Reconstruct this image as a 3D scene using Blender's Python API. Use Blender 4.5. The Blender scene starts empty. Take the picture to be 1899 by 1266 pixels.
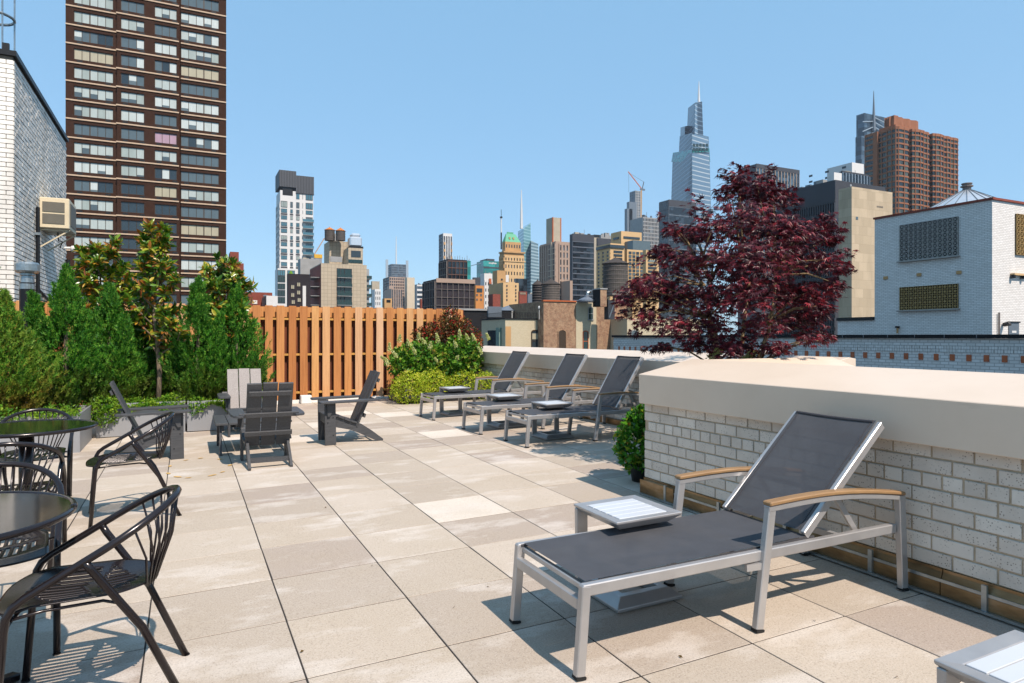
import bpy, bmesh, math, random
from mathutils import Vector, Matrix

S = bpy.context.scene
COL = S.collection
R = math.radians
random.seed(7)

# ---------------------------------------------------------------- camera
F_PX, U0, V0 = 1237.0, 949.5, 623.0        # focal length and horizon, in photo pixels
YAW = 0.454311                              # the terrace grid lies 26 degrees off the view axis
H = 1.4177                                  # eye height above the floor
TX, TY = 0.015918, 0.003727                 # drainage fall of the floor
cam = bpy.data.cameras.new('camera'); co = bpy.data.objects.new('camera', cam); COL.objects.link(co)
cam.sensor_width = 36; cam.lens = F_PX/1899*36; cam.shift_y = (V0-633)/1899
cam.clip_start = 0.05; cam.clip_end = 9000
co.location = (0, 0, H); co.rotation_euler = (R(90), 0, -YAW)
S.camera = co
S.render.resolution_x = 1024; S.render.resolution_y = 683

# ---------------------------------------------------------------- light
SUN = Vector((0.115, -0.608, 0.785)).normalized()    # towards the sun
w = bpy.data.worlds.new('World'); S.world = w; w.use_nodes = True
wn = w.node_tree.nodes; wl = w.node_tree.links
for n in list(wn): wn.remove(n)
sky = wn.new('ShaderNodeTexSky'); sky.sky_type = 'NISHITA'; sky.sun_disc = False
sky.sun_elevation = math.asin(SUN.z); sky.sun_rotation = math.atan2(SUN.x, SUN.y)
sky.altitude = 50; sky.air_density = 1.0; sky.dust_density = 0.6; sky.ozone_density = 1.4
bg = wn.new('ShaderNodeBackground'); bg.inputs['Strength'].default_value = 0.15
wo = wn.new('ShaderNodeOutputWorld')
# summer haze evens the clear-sky gradient out towards one pale blue
hzm = wn.new('ShaderNodeMixRGB'); hzm.inputs[0].default_value = 0.68; hzm.inputs[2].default_value = (1.48, 3.1, 4.75, 1)
wl.new(sky.outputs[0], hzm.inputs[1]); wl.new(hzm.outputs[0], bg.inputs[0]); wl.new(bg.outputs[0], wo.inputs[0])
sl = bpy.data.lights.new('sun', 'SUN'); sl.energy = 5.0; sl.angle = R(0.53); sl.color = (1.0, 0.87, 0.76)
so = bpy.data.objects.new('sun', sl); COL.objects.link(so)
so.rotation_euler = SUN.to_track_quat('Z', 'Y').to_euler(); so.location = (20, -60, 80)
S.view_settings.view_transform = 'Standard'; S.view_settings.look = 'None'
S.view_settings.exposure = 0.35; S.view_settings.gamma = 1.0

# ---------------------------------------------------------------- helpers
CS, SN = math.cos(YAW), math.sin(YAW)
def ray(u, v):
    a = (u-U0)/F_PX; b = -(v-V0)/F_PX
    return Vector((a*CS+SN, -a*SN+CS, b))
def at(u, v, D):                       # the point seen at a pixel of the survey photo, D metres deep
    return Vector((0, 0, H)) + ray(u, v)*D
def fz(x, y): return TX*x + TY*y
def rnd(a, b): return random.uniform(a, b)

def lin(c):
    if isinstance(c, str):
        c = [int(c[i:i+2], 16)/255 for i in (0, 2, 4)]
        return tuple((x/12.92 if x <= .04045 else ((x+.055)/1.055)**2.4) for x in c)
    return tuple(c)

class MB:
    def __init__(s): s.v = []; s.f = []
    def add(s, vs, fs):
        n = len(s.v); s.v += [tuple(p) for p in vs]; s.f += [tuple(i+n for i in f) for f in fs]
    def box(s, x0, y0, z0, x1, y1, z1, M=None):
        vs = [Vector(p) for p in ((x0,y0,z0),(x1,y0,z0),(x1,y1,z0),(x0,y1,z0),(x0,y0,z1),(x1,y0,z1),(x1,y1,z1),(x0,y1,z1))]
        if M: vs = [M @ p for p in vs]
        s.add(vs, [(0,3,2,1),(4,5,6,7),(0,1,5,4),(1,2,6,5),(2,3,7,6),(3,0,4,7)])
        return s
    def beam(s, p, q, w, h, up=(0,0,1)):           # bar from p to q, w across, h along up
        p = Vector(p); q = Vector(q); d = (q-p); L = d.length; d.normalize()
        up = Vector(up); x = d.cross(up)
        if x.length < 1e-5: x = d.cross(Vector((1,0,0)))
        x.normalize(); z = x.cross(d)
        M = Matrix((x, d, z)).transposed().to_4x4(); M.translation = p
        return s.box(-w/2, 0, -h/2, w/2, L, h/2, M)
    def tube(s, pts, r, n=8, cap=True):
        pts = [Vector(p) for p in pts]; m = len(pts); rr = r if isinstance(r, (list, tuple)) else [r]*m
        base = len(s.v); prev = None
        for i, p in enumerate(pts):
            d = (pts[min(i+1, m-1)]-pts[max(i-1, 0)]).normalized()
            if prev is None:
                a = d.orthogonal().normalized()
            else:
                a = prev - d*prev.dot(d)
                a = a.normalized() if a.length > 1e-6 else d.orthogonal().normalized()
            prev = a; b = d.cross(a)
            for k in range(n):
                t = 2*math.pi*k/n
                s.v.append(tuple(p + (a*math.cos(t)+b*math.sin(t))*rr[i]))
        for i in range(m-1):
            for k in range(n):
                k2 = (k+1) % n
                s.f.append((base+i*n+k, base+i*n+k2, base+(i+1)*n+k2, base+(i+1)*n+k))
        if cap:
            s.f.append(tuple(base+k for k in reversed(range(n))))
            s.f.append(tuple(base+(m-1)*n+k for k in range(n)))
        return s
    def lathe(s, prof, n=24, c=(0,0,0)):           # prof: list of (r, z)
        base = len(s.v)
        for (r, z) in prof:
            for k in range(n):
                t = 2*math.pi*k/n
                s.v.append((c[0]+r*math.cos(t), c[1]+r*math.sin(t), c[2]+z))
        m = len(prof)
        for i in range(m-1):
            for k in range(n):
                k2 = (k+1) % n
                s.f.append((base+i*n+k, base+i*n+k2, base+(i+1)*n+k2, base+(i+1)*n+k))
        s.f.append(tuple(base+k for k in reversed(range(n))))
        s.f.append(tuple(base+(m-1)*n+k for k in range(n)))
        return s
    def prism(s, poly, t0, t1, axis='y'):          # poly in the two other axes, extruded t0..t1
        n = len(poly)
        def mk(p, t):
            return (p[0], t, p[1]) if axis == 'y' else ((t, p[0], p[1]) if axis == 'x' else (p[0], p[1], t))
        vs = [mk(p, t0) for p in poly]+[mk(p, t1) for p in poly]
        fs = [tuple(range(n)), tuple(reversed(range(n, 2*n)))]
        fs += [(i, i+n, (i+1) % n+n, (i+1) % n) for i in range(n)]
        s.add(vs, fs); return s
    def mesh(s, name, mat, smooth=False, bevel=0, segs=1, fix=True):
        me = bpy.data.meshes.new(name); me.from_pydata(s.v, [], s.f)
        if bevel or fix:
            bm = bmesh.new(); bm.from_mesh(me)
            bmesh.ops.recalc_face_normals(bm, faces=bm.faces)
            if bevel:
                es = [e for e in bm.edges if len(e.link_faces) == 2 and e.calc_face_angle(0) > 0.5]
                bmesh.ops.bevel(bm, geom=es, offset=bevel, segments=segs, affect='EDGES', profile=0.5)
            bm.to_mesh(me); bm.free()
        if smooth: me.polygons.foreach_set('use_smooth', [True]*len(me.polygons))
        if mat: me.materials.append(mat)
        return me
    def build(s, name, mat, parent=None, **k):
        return obj(name, s.mesh(name, mat, **k), parent)

def obj(name, me, parent=None, loc=None, rz=0):
    o = bpy.data.objects.new(name, me); COL.objects.link(o)
    if parent: o.parent = parent
    if loc is not None: o.location = loc
    if rz: o.rotation_euler = (0, 0, rz)
    return o
def tag(o, label=None, cat=None, group=None, kind=None):
    if label: o['label'] = label
    if cat: o['category'] = cat
    if group: o['group'] = group
    if kind: o['kind'] = kind
    return o
def thing(name, label, cat, loc=(0,0,0), rz=0, group=None):
    return tag(obj(name, None, None, loc, rz), label, cat, group)
def copy_tree(o, parent=None):
    kids = list(o.children)
    c = o.copy(); COL.objects.link(c)
    if parent: c.parent = parent
    for ch in kids: copy_tree(ch, c)
    return c

# ---------------------------------------------------------------- materials
class N:
    def __init__(s, name):
        s.m = bpy.data.materials.new(name); s.m.use_nodes = True
        s.t = s.m.node_tree; s.n = s.t.nodes; s.b = s.n['Principled BSDF']; s.out = s.n['Material Output']
    def new(s, k, **kw):
        n = s.n.new('ShaderNode'+k)
        for a, b in kw.items(): setattr(n, a, b)
        return n
    def link(s, a, b): s.t.links.new(a, b)
    def coord(s, kind='Object', scale=None):
        c = s.new('TexCoord').outputs[kind]
        if scale is not None:
            m = s.new('Mapping'); s.link(c, m.inputs[0]); m.inputs['Scale'].default_value = scale if isinstance(scale, (tuple, list)) else (scale,)*3
            c = m.outputs[0]
        return c
    def world(s, scale=None):
        c = s.new('NewGeometry').outputs['Position']
        if scale is not None:
            m = s.new('Mapping'); s.link(c, m.inputs[0]); m.inputs['Scale'].default_value = scale if isinstance(scale, (tuple, list)) else (scale,)*3
            c = m.outputs[0]
        return c
    def noise(s, vec, scale=5, detail=4, rough=.55):
        n = s.new('TexNoise'); s.link(vec, n.inputs['Vector']); n.inputs['Scale'].default_value = scale
        n.inputs['Detail'].default_value = detail; n.inputs['Roughness'].default_value = rough
        return n.outputs['Fac']
    def ramp(s, fac, stops, interp='LINEAR'):
        r = s.new('ValToRGB'); s.link(fac, r.inputs[0]); e = r.color_ramp.elements; r.color_ramp.interpolation = interp
        while len(e) > 1: e.remove(e[-1])
        for i, (p, c) in enumerate(stops):
            q = e[0] if i == 0 else e.new(p)
            q.position = p; cc = lin(c) if isinstance(c, str) else c
            q.color = (*cc[:3], 1) if len(cc) == 3 else cc
        return r.outputs[0]
    def val(s, fac, stops): return s.ramp(fac, [(p, (v, v, v)) for p, v in stops])
    def mix(s, fac, a, b, mode='MIX'):
        m = s.new('MixRGB'); m.blend_type = mode
        for i, x in ((0, fac), (1, a), (2, b)):
            if isinstance(x, (int, float)): m.inputs[i].default_value = x
            elif isinstance(x, str): m.inputs[i].default_value = (*lin(x), 1)
            elif isinstance(x, tuple): m.inputs[i].default_value = (*x[:3], 1)
            else: s.link(x, m.inputs[i])
        return m.outputs[0]
    def math(s, op, a, b=None):
        m = s.new('Math'); m.operation = op
        for i, x in ((0, a), (1, b)):
            if x is None: continue
            if isinstance(x, (int, float)): m.inputs[i].default_value = x
            else: s.link(x, m.inputs[i])
        return m.outputs[0]
    def objrand(s): return s.new('ObjectInfo').outputs['Random']
    def island(s): return s.new('NewGeometry').outputs['Random Per Island']
    def bump(s, h, strength=.3, dist=.01):
        b = s.new('Bump'); s.link(h, b.inputs['Height']); b.inputs['Strength'].default_value = strength; b.inputs['Distance'].default_value = dist
        s.link(b.outputs[0], s.b.inputs['Normal'])
    def set(s, **k):
        names = dict(col='Base Color', rough='Roughness', metal='Metallic', spec='Specular IOR Level', coat='Coat Weight', alpha='Alpha')
        for a, x in k.items():
            i = s.b.inputs[names[a]]
            if isinstance(x, (int, float)): i.default_value = x
            elif isinstance(x, str): i.default_value = (*lin(x), 1)
            elif isinstance(x, tuple): i.default_value = (*x[:3], 1)
            else: s.link(x, i)
        return s
M = {}
def plain(name, col, rough=.6, metal=0, spec=.5, var=.12, nscale=3, bump=0, bscale=60):
    n = N(name)
    f = n.noise(n.world(), nscale, 5)
    c = lin(col) if isinstance(col, str) else col
    lo = tuple(x*(1-var) for x in c); hi = tuple(min(1, x*(1+var)) for x in c)
    n.set(col=n.ramp(f, [(.25, lo), (.75, hi)]), rough=rough, metal=metal, spec=spec)
    if bump: n.bump(n.noise(n.world(), bscale, 3), bump, .004)
    M[name] = n.m
    return n.m

def make_materials():
    # concrete pavers: sand-blasted surface, per-slab tint, pale worn patches, a few rusty specks
    n = N('paver')
    wv = n.world()
    rn = n.objrand()
    base = n.ramp(rn, [(0, 'a09388'), (.1, 'a6998d'), (.22, 'aca092'), (.4, 'b1a596'), (.6, 'b4a797'), (.8, 'b9ad9e'), (.94, 'beb2a4'), (.955, 'd2c8bb')])
    oc = n.coord('Object')
    off = n.new('VectorMath'); off.operation = 'ADD'; n.link(oc, off.inputs[0])
    cmb = n.new('CombineXYZ'); n.link(n.math('MULTIPLY', rn, 90.0), cmb.inputs[0]); n.link(n.math('MULTIPLY', rn, 37.0), cmb.inputs[1])
    n.link(cmb.outputs[0], off.inputs[1])
    ov = off.outputs[0]
    mpp = n.new('Mapping'); n.link(ov, mpp.inputs[0]); mpp.inputs['Scale'].default_value = (1.0, 2.1, 1); mpp.inputs['Rotation'].default_value = (0, 0, .5)
    patch = n.val(n.noise(mpp.outputs[0], 1.5, 7, .62), [(.52, 0), (.6, .55), (.72, 1)])
    c1 = n.mix(n.math('MULTIPLY', patch, .62), base, 'd6cfc7')
    dirt = n.val(n.noise(wv, 1.3, 6, .65), [(.35, 0), (.7, .34)])
    c2 = n.mix(dirt, c1, 'a3957f')
    speck = n.noise(wv, 120, 3, .8)
    c3 = n.mix(.6, c2, n.ramp(speck, [(.30, (.38,.35,.33)), (.5, (1,1,1)), (.72, (1.0,1.0,1.0))]), 'MULTIPLY')
    vor = n.new('TexVoronoi'); n.link(wv, vor.inputs['Vector']); vor.inputs['Scale'].default_value = 90
    fl = n.val(vor.outputs['Distance'], [(.10, 1), (.20, 0)])
    c4 = n.mix(n.math('MULTIPLY', fl, .3), c3, 'f4efe6')
    rust = n.val(n.noise(wv, 3.1, 6, .7), [(.68, 0), (.76, .5)])
    c5 = n.mix(rust, c4, 'b98e4d')
    n.set(col=c5, rough=.88, spec=.25)
    n.bump(n.mix(.35, n.noise(wv, 170, 3, .75), n.noise(wv, 14, 3)), .6, .006)
    M['paver'] = n.m
    plain('joint', '2b2622', .95, var=.3, nscale=9)
    # glazed speckled white brick
    n = N('white_brick'); oc = n.world(); rn = n.objrand()
    base = n.ramp(rn, [(0, 'bdb6ab'), (.4, 'c6bfb4'), (.8, 'ccc6bb'), (1, 'd4cec3')])
    vor = n.new('TexVoronoi'); n.link(oc, vor.inputs['Vector']); vor.inputs['Scale'].default_value = 75
    d = n.math('MULTIPLY', n.val(vor.outputs['Distance'], [(.18, 1), (.3, 0)]), n.val(n.noise(oc, 13, 2), [(.40, 0), (.58, 1)]))
    c = n.mix(n.math('MULTIPLY', d, .8), base, '57504a')
    c = n.mix(n.val(n.noise(oc, 4, 5, .65), [(.45, 0), (.75, .4)]), c, '9b9084')
    n.set(col=c, rough=.5, spec=.4); n.bump(n.noise(oc, 60, 3), .25, .003); M['white_brick'] = n.m
    n = N('white_brick_far'); oc = n.world(); rn = n.island()
    c = n.ramp(rn, [(0, 'cbc6bc'), (.5, 'd9d5cc'), (1, 'e4e0d8')])
    c = n.mix(n.val(n.noise(n.world((.5,.5,.12)), 3, 5, .7), [(.45, 0), (.75, .55)]), c, '8f887d')
    n.set(col=c, rough=.6); M['white_brick_far'] = n.m
    plain('mortar', 'a89983', .95, var=.25, nscale=12)
    plain('mortar_dark', '6d675f', .95, var=.25, nscale=6)
    n = N('coping'); oc = n.world()
    c = n.ramp(n.noise(oc, 1.7, 6, .6), [(.3, 'cbb9a5'), (.7, 'd3c2af')])
    c = n.mix(n.val(n.noise(n.world((.6,.6,3)), 5, 6, .7), [(.62, 0), (.8, .35)]), c, '9d917f')
    n.set(col=c, rough=.42, spec=.4); n.bump(n.noise(oc, 3.5, 3), .10, .012); M['coping'] = n.m
    n = N('flashing'); oc = n.world((.7,.7,2.2))
    n.set(col=n.ramp(n.noise(oc, 4, 5, .6), [(.3, '5a4a34'), (.55, '8b7352'), (.75, 'a9957a')]), rough=.42, metal=.75)
    n.bump(n.noise(oc, 7, 3), .25, .01); M['flashing'] = n.m
    n = N('cedar'); rn = n.objrand()
    oc = n.coord('Object')
    off = n.new('VectorMath'); off.operation = 'ADD'; n.link(oc, off.inputs[0])
    cmb = n.new('CombineXYZ'); n.link(n.math('MULTIPLY', rn, 31.0), cmb.inputs[0]); n.link(n.math('MULTIPLY', rn, 77.0), cmb.inputs[2]); n.link(cmb.outputs[0], off.inputs[1])
    mp = n.new('Mapping'); n.link(off.outputs[0], mp.inputs[0]); mp.inputs['Scale'].default_value = (26, 26, 1.5)
    g = n.noise(mp.outputs[0], 2.2, 6, .65)
    base = n.ramp(rn, [(0, 'a2683a'), (.2, 'b37a48'), (.4, 'be8852'), (.6, 'c3925c'), (.8, 'c49b76'), (1, 'd3b190')])
    gr = n.ramp(g, [(.3, (.62,.55,.5)), (.55, (1,1,1)), (.75, (1.0,1.0,1.0))])
    c = n.mix(.75, base, gr, 'MULTIPLY')
    pos = n.new('SeparateXYZ'); n.link(n.world(), pos.inputs[0])
    wash = n.val(n.math('ADD', pos.outputs[2], n.math('MULTIPLY', n.noise(n.world(), 2, 4), 1.2)), [(.55, .55), (1, .0)])
    c = n.mix(n.math('MULTIPLY', wash, .45), c, 'b8692a')
    n.set(col=c, rough=.7, spec=.25); n.bump(g, .25, .004); M['cedar'] = n.m
    n = N('cedar_dark'); n.set(col=n.ramp(n.noise(n.coord('Object', (20,20,1.2)), 2.5, 5), [(.3, '4c2310'), (.7, '74391a')]), rough=.8); M['cedar_dark'] = n.m
    plain('cedar_rail', 'b5843c', .7, var=.2, nscale=8)
    n = N('aluminium'); oc = n.world()
    n.set(col=n.ramp(n.noise(oc, 6, 4), [(.3, 'a7a5a4'), (.7, 'b7b5b3')]), rough=.36, metal=.55, spec=.5)
    n.bump(n.noise(oc, 420, 2), .06, .001); M['aluminium'] = n.m
    plain('rubber', '151515', .8)
    for nm_, trn in (('sling', .012), ('sling_back', .085)):
     n = N(nm_); oc = n.world()
     ch = n.new('TexChecker'); n.link(oc, ch.inputs['Vector']); ch.inputs['Scale'].default_value = 420
     c = n.mix(n.noise(oc, 7, 5, .6), '3a3c40', '4a4c51')
     n.set(col=c, rough=.75, spec=.3)
     tr = n.new('BsdfTransparent'); mx = n.new('MixShader'); mx.inputs[0].default_value = trn
     n.link(n.b.outputs[0], mx.inputs[1]); n.link(tr.outputs[0], mx.inputs[2]); n.link(mx.outputs[0], n.out.inputs[0])
     n.bump(ch.outputs['Fac'], .12, .001); M[nm_] = n.m
    plain('sling_hem', '3a393c', .8)
    n = N('teak'); n.set(col=n.ramp(n.noise(n.coord('Object', (3, 30, 30)), 2, 6, .6), [(.3, '7d6040'), (.6, '94744f'), (.8, 'a1845f')]), rough=.5); M['teak'] = n.m
    n = N('bronze_paint'); n.set(col=n.ramp(n.noise(n.world(), 5, 3), [(.3, '1d1819'), (.7, '272122')]), rough=.22, spec=.55, metal=.25); n.bump(n.noise(n.world(), 300, 2), .05, .001); M['bronze_paint'] = n.m
    n = N('charcoal_lumber'); n.set(col=n.ramp(n.noise(n.coord('Object', (4, 40, 40)), 2, 5), [(.3, '3a3b3d'), (.7, '4a4b4d')]), rough=.5, spec=.4); n.bump(n.noise(n.coord('Object', (6, 60, 60)), 3, 4), .12, .002); M['charcoal_lumber'] = n.m
    plain('zinc', '8b8c8e', .5, .15, var=.1, nscale=2)
    plain('soil', '2e241b', .95, var=.3, nscale=20)
    plain('black_steel', '1a1b1d', .45, .4, var=.2)
    plain('galvanized', '9aa3a6', .35, .8, var=.25, nscale=14)
    plain('ac_beige', 'cbbd9f', .5, var=.1)
    plain('ac_grille', '5d5a50', .6)
    plain('white_paint', 'd8d6d0', .55, var=.08)
    plain('cover_grey', '55585c', .8)
    plain('pot_black', '1b1b1c', .5)
    plain('tarp_white', 'd5d6d8', .8, var=.2)
    # bark and leaves
    n = N('bark'); n.set(col=n.ramp(n.noise(n.world((14,14,4)), 4, 5), [(.3, '4c4136'), (.7, '8a7a65')]), rough=.9); n.bump(n.noise(n.world((30,30,8)), 3, 4), .5, .004); M['bark'] = n.m
    n = N('bark_maple'); n.set(col=n.ramp(n.noise(n.world((14,14,4)), 4, 5), [(.3, '5e4a33'), (.7, '9c8560')]), rough=.85); M['bark_maple'] = n.m
    def leaf(name, stops, rough=.45, trans=.3, spec=.4, low=None, big=None):
        n = N(name)
        c = n.ramp(n.island(), stops)
        if big: c = n.mix(n.val(n.noise(n.world(), big[1], 3), [(.4, 0), (.65, big[2])]), c, big[0])
        if low:
            g = n.coord('Generated'); sp = n.new('SeparateXYZ'); n.link(g, sp.inputs[0])
            f = n.math('ADD', sp.outputs[2], n.math('MULTIPLY', n.math('SUBTRACT', n.noise(n.world(), 5, 3), .5), .9))
            c = n.mix(n.val(f, [(.08, low[1]), (.34, 0)]), c, low[0])
        n.set(col=c, rough=rough, spec=spec)
        tl = n.new('BsdfTranslucent'); n.link(c, tl.inputs[0])
        mx = n.new('MixShader'); mx.inputs[0].default_value = trans
        n.link(n.b.outputs[0], mx.inputs[1]); n.link(tl.outputs[0], mx.inputs[2]); n.link(mx.outputs[0], n.out.inputs[0])
        M[name] = n.m
    leaf('leaf_juniper', [(0, '1a4512'), (.35, '316c1a'), (.65, '4b8c24'), (.9, '73a834'), (1, '8caa42')], .6, .3, .25, low=('6b4a22', .4), big=('2c5f20', 2.2, .5))
    leaf('leaf_juniper_brown', [(0, '2b5718'), (.35, '4b8022'), (.6, '64932c'), (.85, '86a436'), (1, '8c7a30')], .6, .25, .25, low=('7d5a26', .75), big=('5f6a22', 3.0, .4))
    leaf('leaf_magnolia', [(0, '24480f'), (.28, '3f6a18'), (.5, '608522'), (.68, '8c9a2c'), (.8, 'b49c36'), (.9, 'a66c26'), (1, '7e461b')], .3, .25, .6)
    leaf('leaf_maple', [(0, '270a12'), (.3, '3d101c'), (.6, '521624'), (.85, '701f2c'), (1, '942a33')], .42, .28, .45)
    leaf('leaf_cover', [(0, '2b5c17'), (.4, '47801d'), (.75, '6d9c25'), (1, '93ad33')], .5, .3, .3, big=('8a9a2a', 6, .5))
    leaf('leaf_spirea', [(0, '7c9a1e'), (.4, 'a3b527'), (.75, 'c2c535'), (1, 'd6d058')], .5, .35, .3, big=('7fa02a', 7, .5))
    leaf('leaf_hydrangea', [(0, '2a5216'), (.4, '43751c'), (.75, '638f26'), (.93, '8da336'), (1, '96803a')], .5, .3, .3)
    leaf('leaf_ninebark', [(0, '3a2a17'), (.35, '4e4a1e'), (.55, '5c5022'), (.75, '7a3a1e'), (.9, '94301f'), (1, 'a82a26')], .5, .3, .3)
    leaf('petal', [(0, 'a9b45e'), (.5, 'c8cc86'), (1, 'dfdfb4')], .6, .3, .2)
    leaf('leaf_camellia', [(0, '1f4d14'), (.45, '3a7a1c'), (.75, '5c9426'), (.93, '8f9c2d'), (1, '8a4a20')], .4, .25, .45)
make_materials()
# ================================================================ THE TERRACE
PT, GX, GY = 0.61, 0.4424, 3.4285
XW, XF = 3.52, 5.67            # brick faces of the near and the far parapet
YC, YF = 4.62, 13.9            # end of the near parapet, fence line
tb = MB(); tb.box(-16, -12, -46, 6.2, 14.05, -.14)
tag(tb.build('terrace_building', M['mortar_dark']), kind='structure')
# bedding layer under the slabs (shows only in the joints)
v = []
for (x, y) in ((-16, -6), (3.6, -6), (3.6, YC), (5.75, YC), (5.75, 14.05), (-16, 14.05)):
    v.append((x, y, fz(x, y)-.0022))
me = bpy.data.meshes.new('terrace_floor'); me.from_pydata(v, [], [tuple(range(6))]); me.materials.append(M['joint'])
floor = tag(obj('terrace_floor', me), kind='structure')
pm = MB().box(-.3013, -.3013, -.04, .3013, .3013, 0).mesh('paver', M['paver'], bevel=.0015)
rest = MB(); npav = 0
def seen(x, y):
    d = x*SN+y*CS
    if d < .5: return False
    u = U0+F_PX*(x*CS-y*SN)/d; vv = V0+F_PX*(H-fz(x, y))/d
    return -110 < u < 2060 and vv < 1420
for j in range(-7, 18):
    for i in range(-11, 9):
        x = GX+(i+.5)*PT; y = GY+(j+.5)*PT
        if y > YF: continue
        if (y < YC-.2 and x > XW-.1) or x > XF: continue
        if not seen(x, y) or (x < -1.6 and y > 9.6) : 
            if x > -6: rest.box(x-.3013, y-.3013, fz(x, y)-.04, x+.3013, y+.3013, fz(x, y))
            continue
        o = obj('paver', pm, floor, (x, y, fz(x, y)+rnd(-.0005, .001)))
        o.rotation_euler = (TY+rnd(-.0008, .0008), -TX+rnd(-.0008, .0008), rnd(-.004, .004)); npav += 1
o = rest.build('paver_field', M['paver'], floor); o['kind'] = 'stuff'
# ochre chalk ring on the slabs near the garden chairs
ch = MB()
for k in range(16):
    if k in (1, 3, 6, 8, 12, 15): continue
    a = 2*math.pi*k/16+rnd(-.1, .1); cx, cy = .12+.3*math.cos(a), 7.78+.55*math.sin(a)
    ll, ww = rnd(.03, .06), rnd(.012, .024); b = a+math.pi/2+rnd(-.3, .3)
    P = []
    for (p, q) in ((-ll, 0), (-ll*.5, -ww), (ll*.4, -ww*1.2), (ll, 0), (ll*.5, ww), (-ll*.4, ww)):
        X = cx+p*math.cos(b)-q*math.sin(b); Y = cy+p*math.sin(b)+q*math.cos(b)
        P.append((X, Y, fz(X, Y)+.005))
    ch.add(P, [(0,1,2,3,4,5)])
plain('ochre_paint', 'c09a58', .9, var=.25, nscale=20)
tag(ch.build('paint_ring', M['ochre_paint'], fix=False), 'broken ochre paint ring on the slabs before the left garden chair', 'paint mark')
# bits of grit and dead leaf on the slabs
for k, (u_, v_) in enumerate(((842, 1128), (560, 1210), (905, 1090), (1512, 1152), (1662, 1258), (604, 942), (1262, 1220), (690, 1050))):
    r = ray(u_, v_); t = -H/(r.z-TX*r.x-TY*r.y); p = Vector((0,0,H))+r*t
    m = MB(); a = rnd(0, 6); L = rnd(.008, .014)
    m.add([(p.x+L*math.cos(a), p.y+L*math.sin(a), p.z+.006), (p.x-L*.3*math.sin(a), p.y+L*.3*math.cos(a), p.z+.012), (p.x-L*math.cos(a), p.y-L*math.sin(a), p.z+.006), (p.x+L*.3*math.sin(a), p.y-L*.3*math.cos(a), p.z+.005)], [(0,1,2,3)])
    tag(m.build('leaf_scrap', M['leaf_ninebark'], fix=False), 'tiny dry leaf scrap lying on the paving', 'leaf', 'leaf scraps on the paving')

# ---------------------------------------------------------------- parapets
BL, BH, BP, CP = .2025, .0705, .2125, .0805       # brick length, height and the two pitches
bm_full = MB().box(-.006, -BL/2, -BH/2, 0.02, BL/2, BH/2).mesh('brick', M['white_brick'], bevel=.003)
bm_head = MB().box(-.006, -.0475, -BH/2, 0.02, .0475, BH/2).mesh('brick', M['white_brick'], bevel=.003)
def parapet(name, label, X, y0, y1, ybrick0, base, zc0, zc1, ridge_x, ridge_z, back_x):
    t = thing(name, label, 'wall', (X, (y0+y1)/2, 0))
    def ch(o): o.location = o.location - t.location; return o
    ch(MB().box(X+.002, y0, -.14, back_x-.06, y1-.005, zc0+.1).build('wall_core', M['mortar'], t))
    nc = int((zc0-base)/CP)+1
    for c in range(nc):
        z = base+.004+BH/2+c*CP
        if c == nc-3:                                   # the header course below the coping
            y = y1-BL/2; k = 0
            while y > ybrick0:
                o = obj('brick', bm_head, t, (X, y, z)); ch(o); y -= .1063; k += 1
            continue
        y = y1-(BL/2 if c % 2 == 0 else BL/2-.106)
        if c % 2: y = y1-BL/2-.1063
        if c % 2:
            ch(obj('brick', bm_head, t, (X, y1-.0475-.001, z)))
        while y > ybrick0:
            o = obj('brick', bm_full, t, (X+rnd(-.0015, .0015), y, z)); ch(o); y -= BP
    return t
# near parapet
pw = parapet('parapet_wall', 'near white brick parapet with broad beige coping behind the foreground lounger', XW, -5.5, YC, 1.15, .215, .85, 1.095, 4.02, 1.215, 4.0)
def local(o, t): o.location = o.location - t.location; return o
def coping_piece(y0, y1, X, xr, zr, xb, t, zb=.85, zt=1.095):
    m = MB(); m.prism([(X, zb), (X, zt), (xr, zr), (xb, zr-.015), (xb, zb+.02), (X+.07, zb+.02), (X+.07, zb)], y0, y1, 'y')
    return local(m.build('coping', M['coping'], t, bevel=.004), t)
coping_piece(1.27, YC-.005, 3.45, 4.02, 1.215, 4.08, pw)
coping_piece(-1.78, 1.267, 3.45, 4.02, 1.215, 4.08, pw)
coping_piece(-5.4, -1.783, 3.45, 4.02, 1.215, 4.08, pw)
# return from the near parapet to the far one: a gabled coping on a brick wall
rw = thing('return_wall', 'short cross wall with gabled beige coping below the red maple', 'wall', (4.9, 4.5, 0))
local(MB().box(4.02, 4.34, -.14, 5.7, 4.6, .95).build('wall_core', M['white_brick'], rw), rw)
m = MB(); m.prism([(4.12, .86), (4.12, 1.05), (4.61, 1.208), (4.70, 1.2), (4.70, .86)], 4.085, 5.83, 'x')
local(m.build('coping', M['coping'], rw, bevel=.004), rw)
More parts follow.
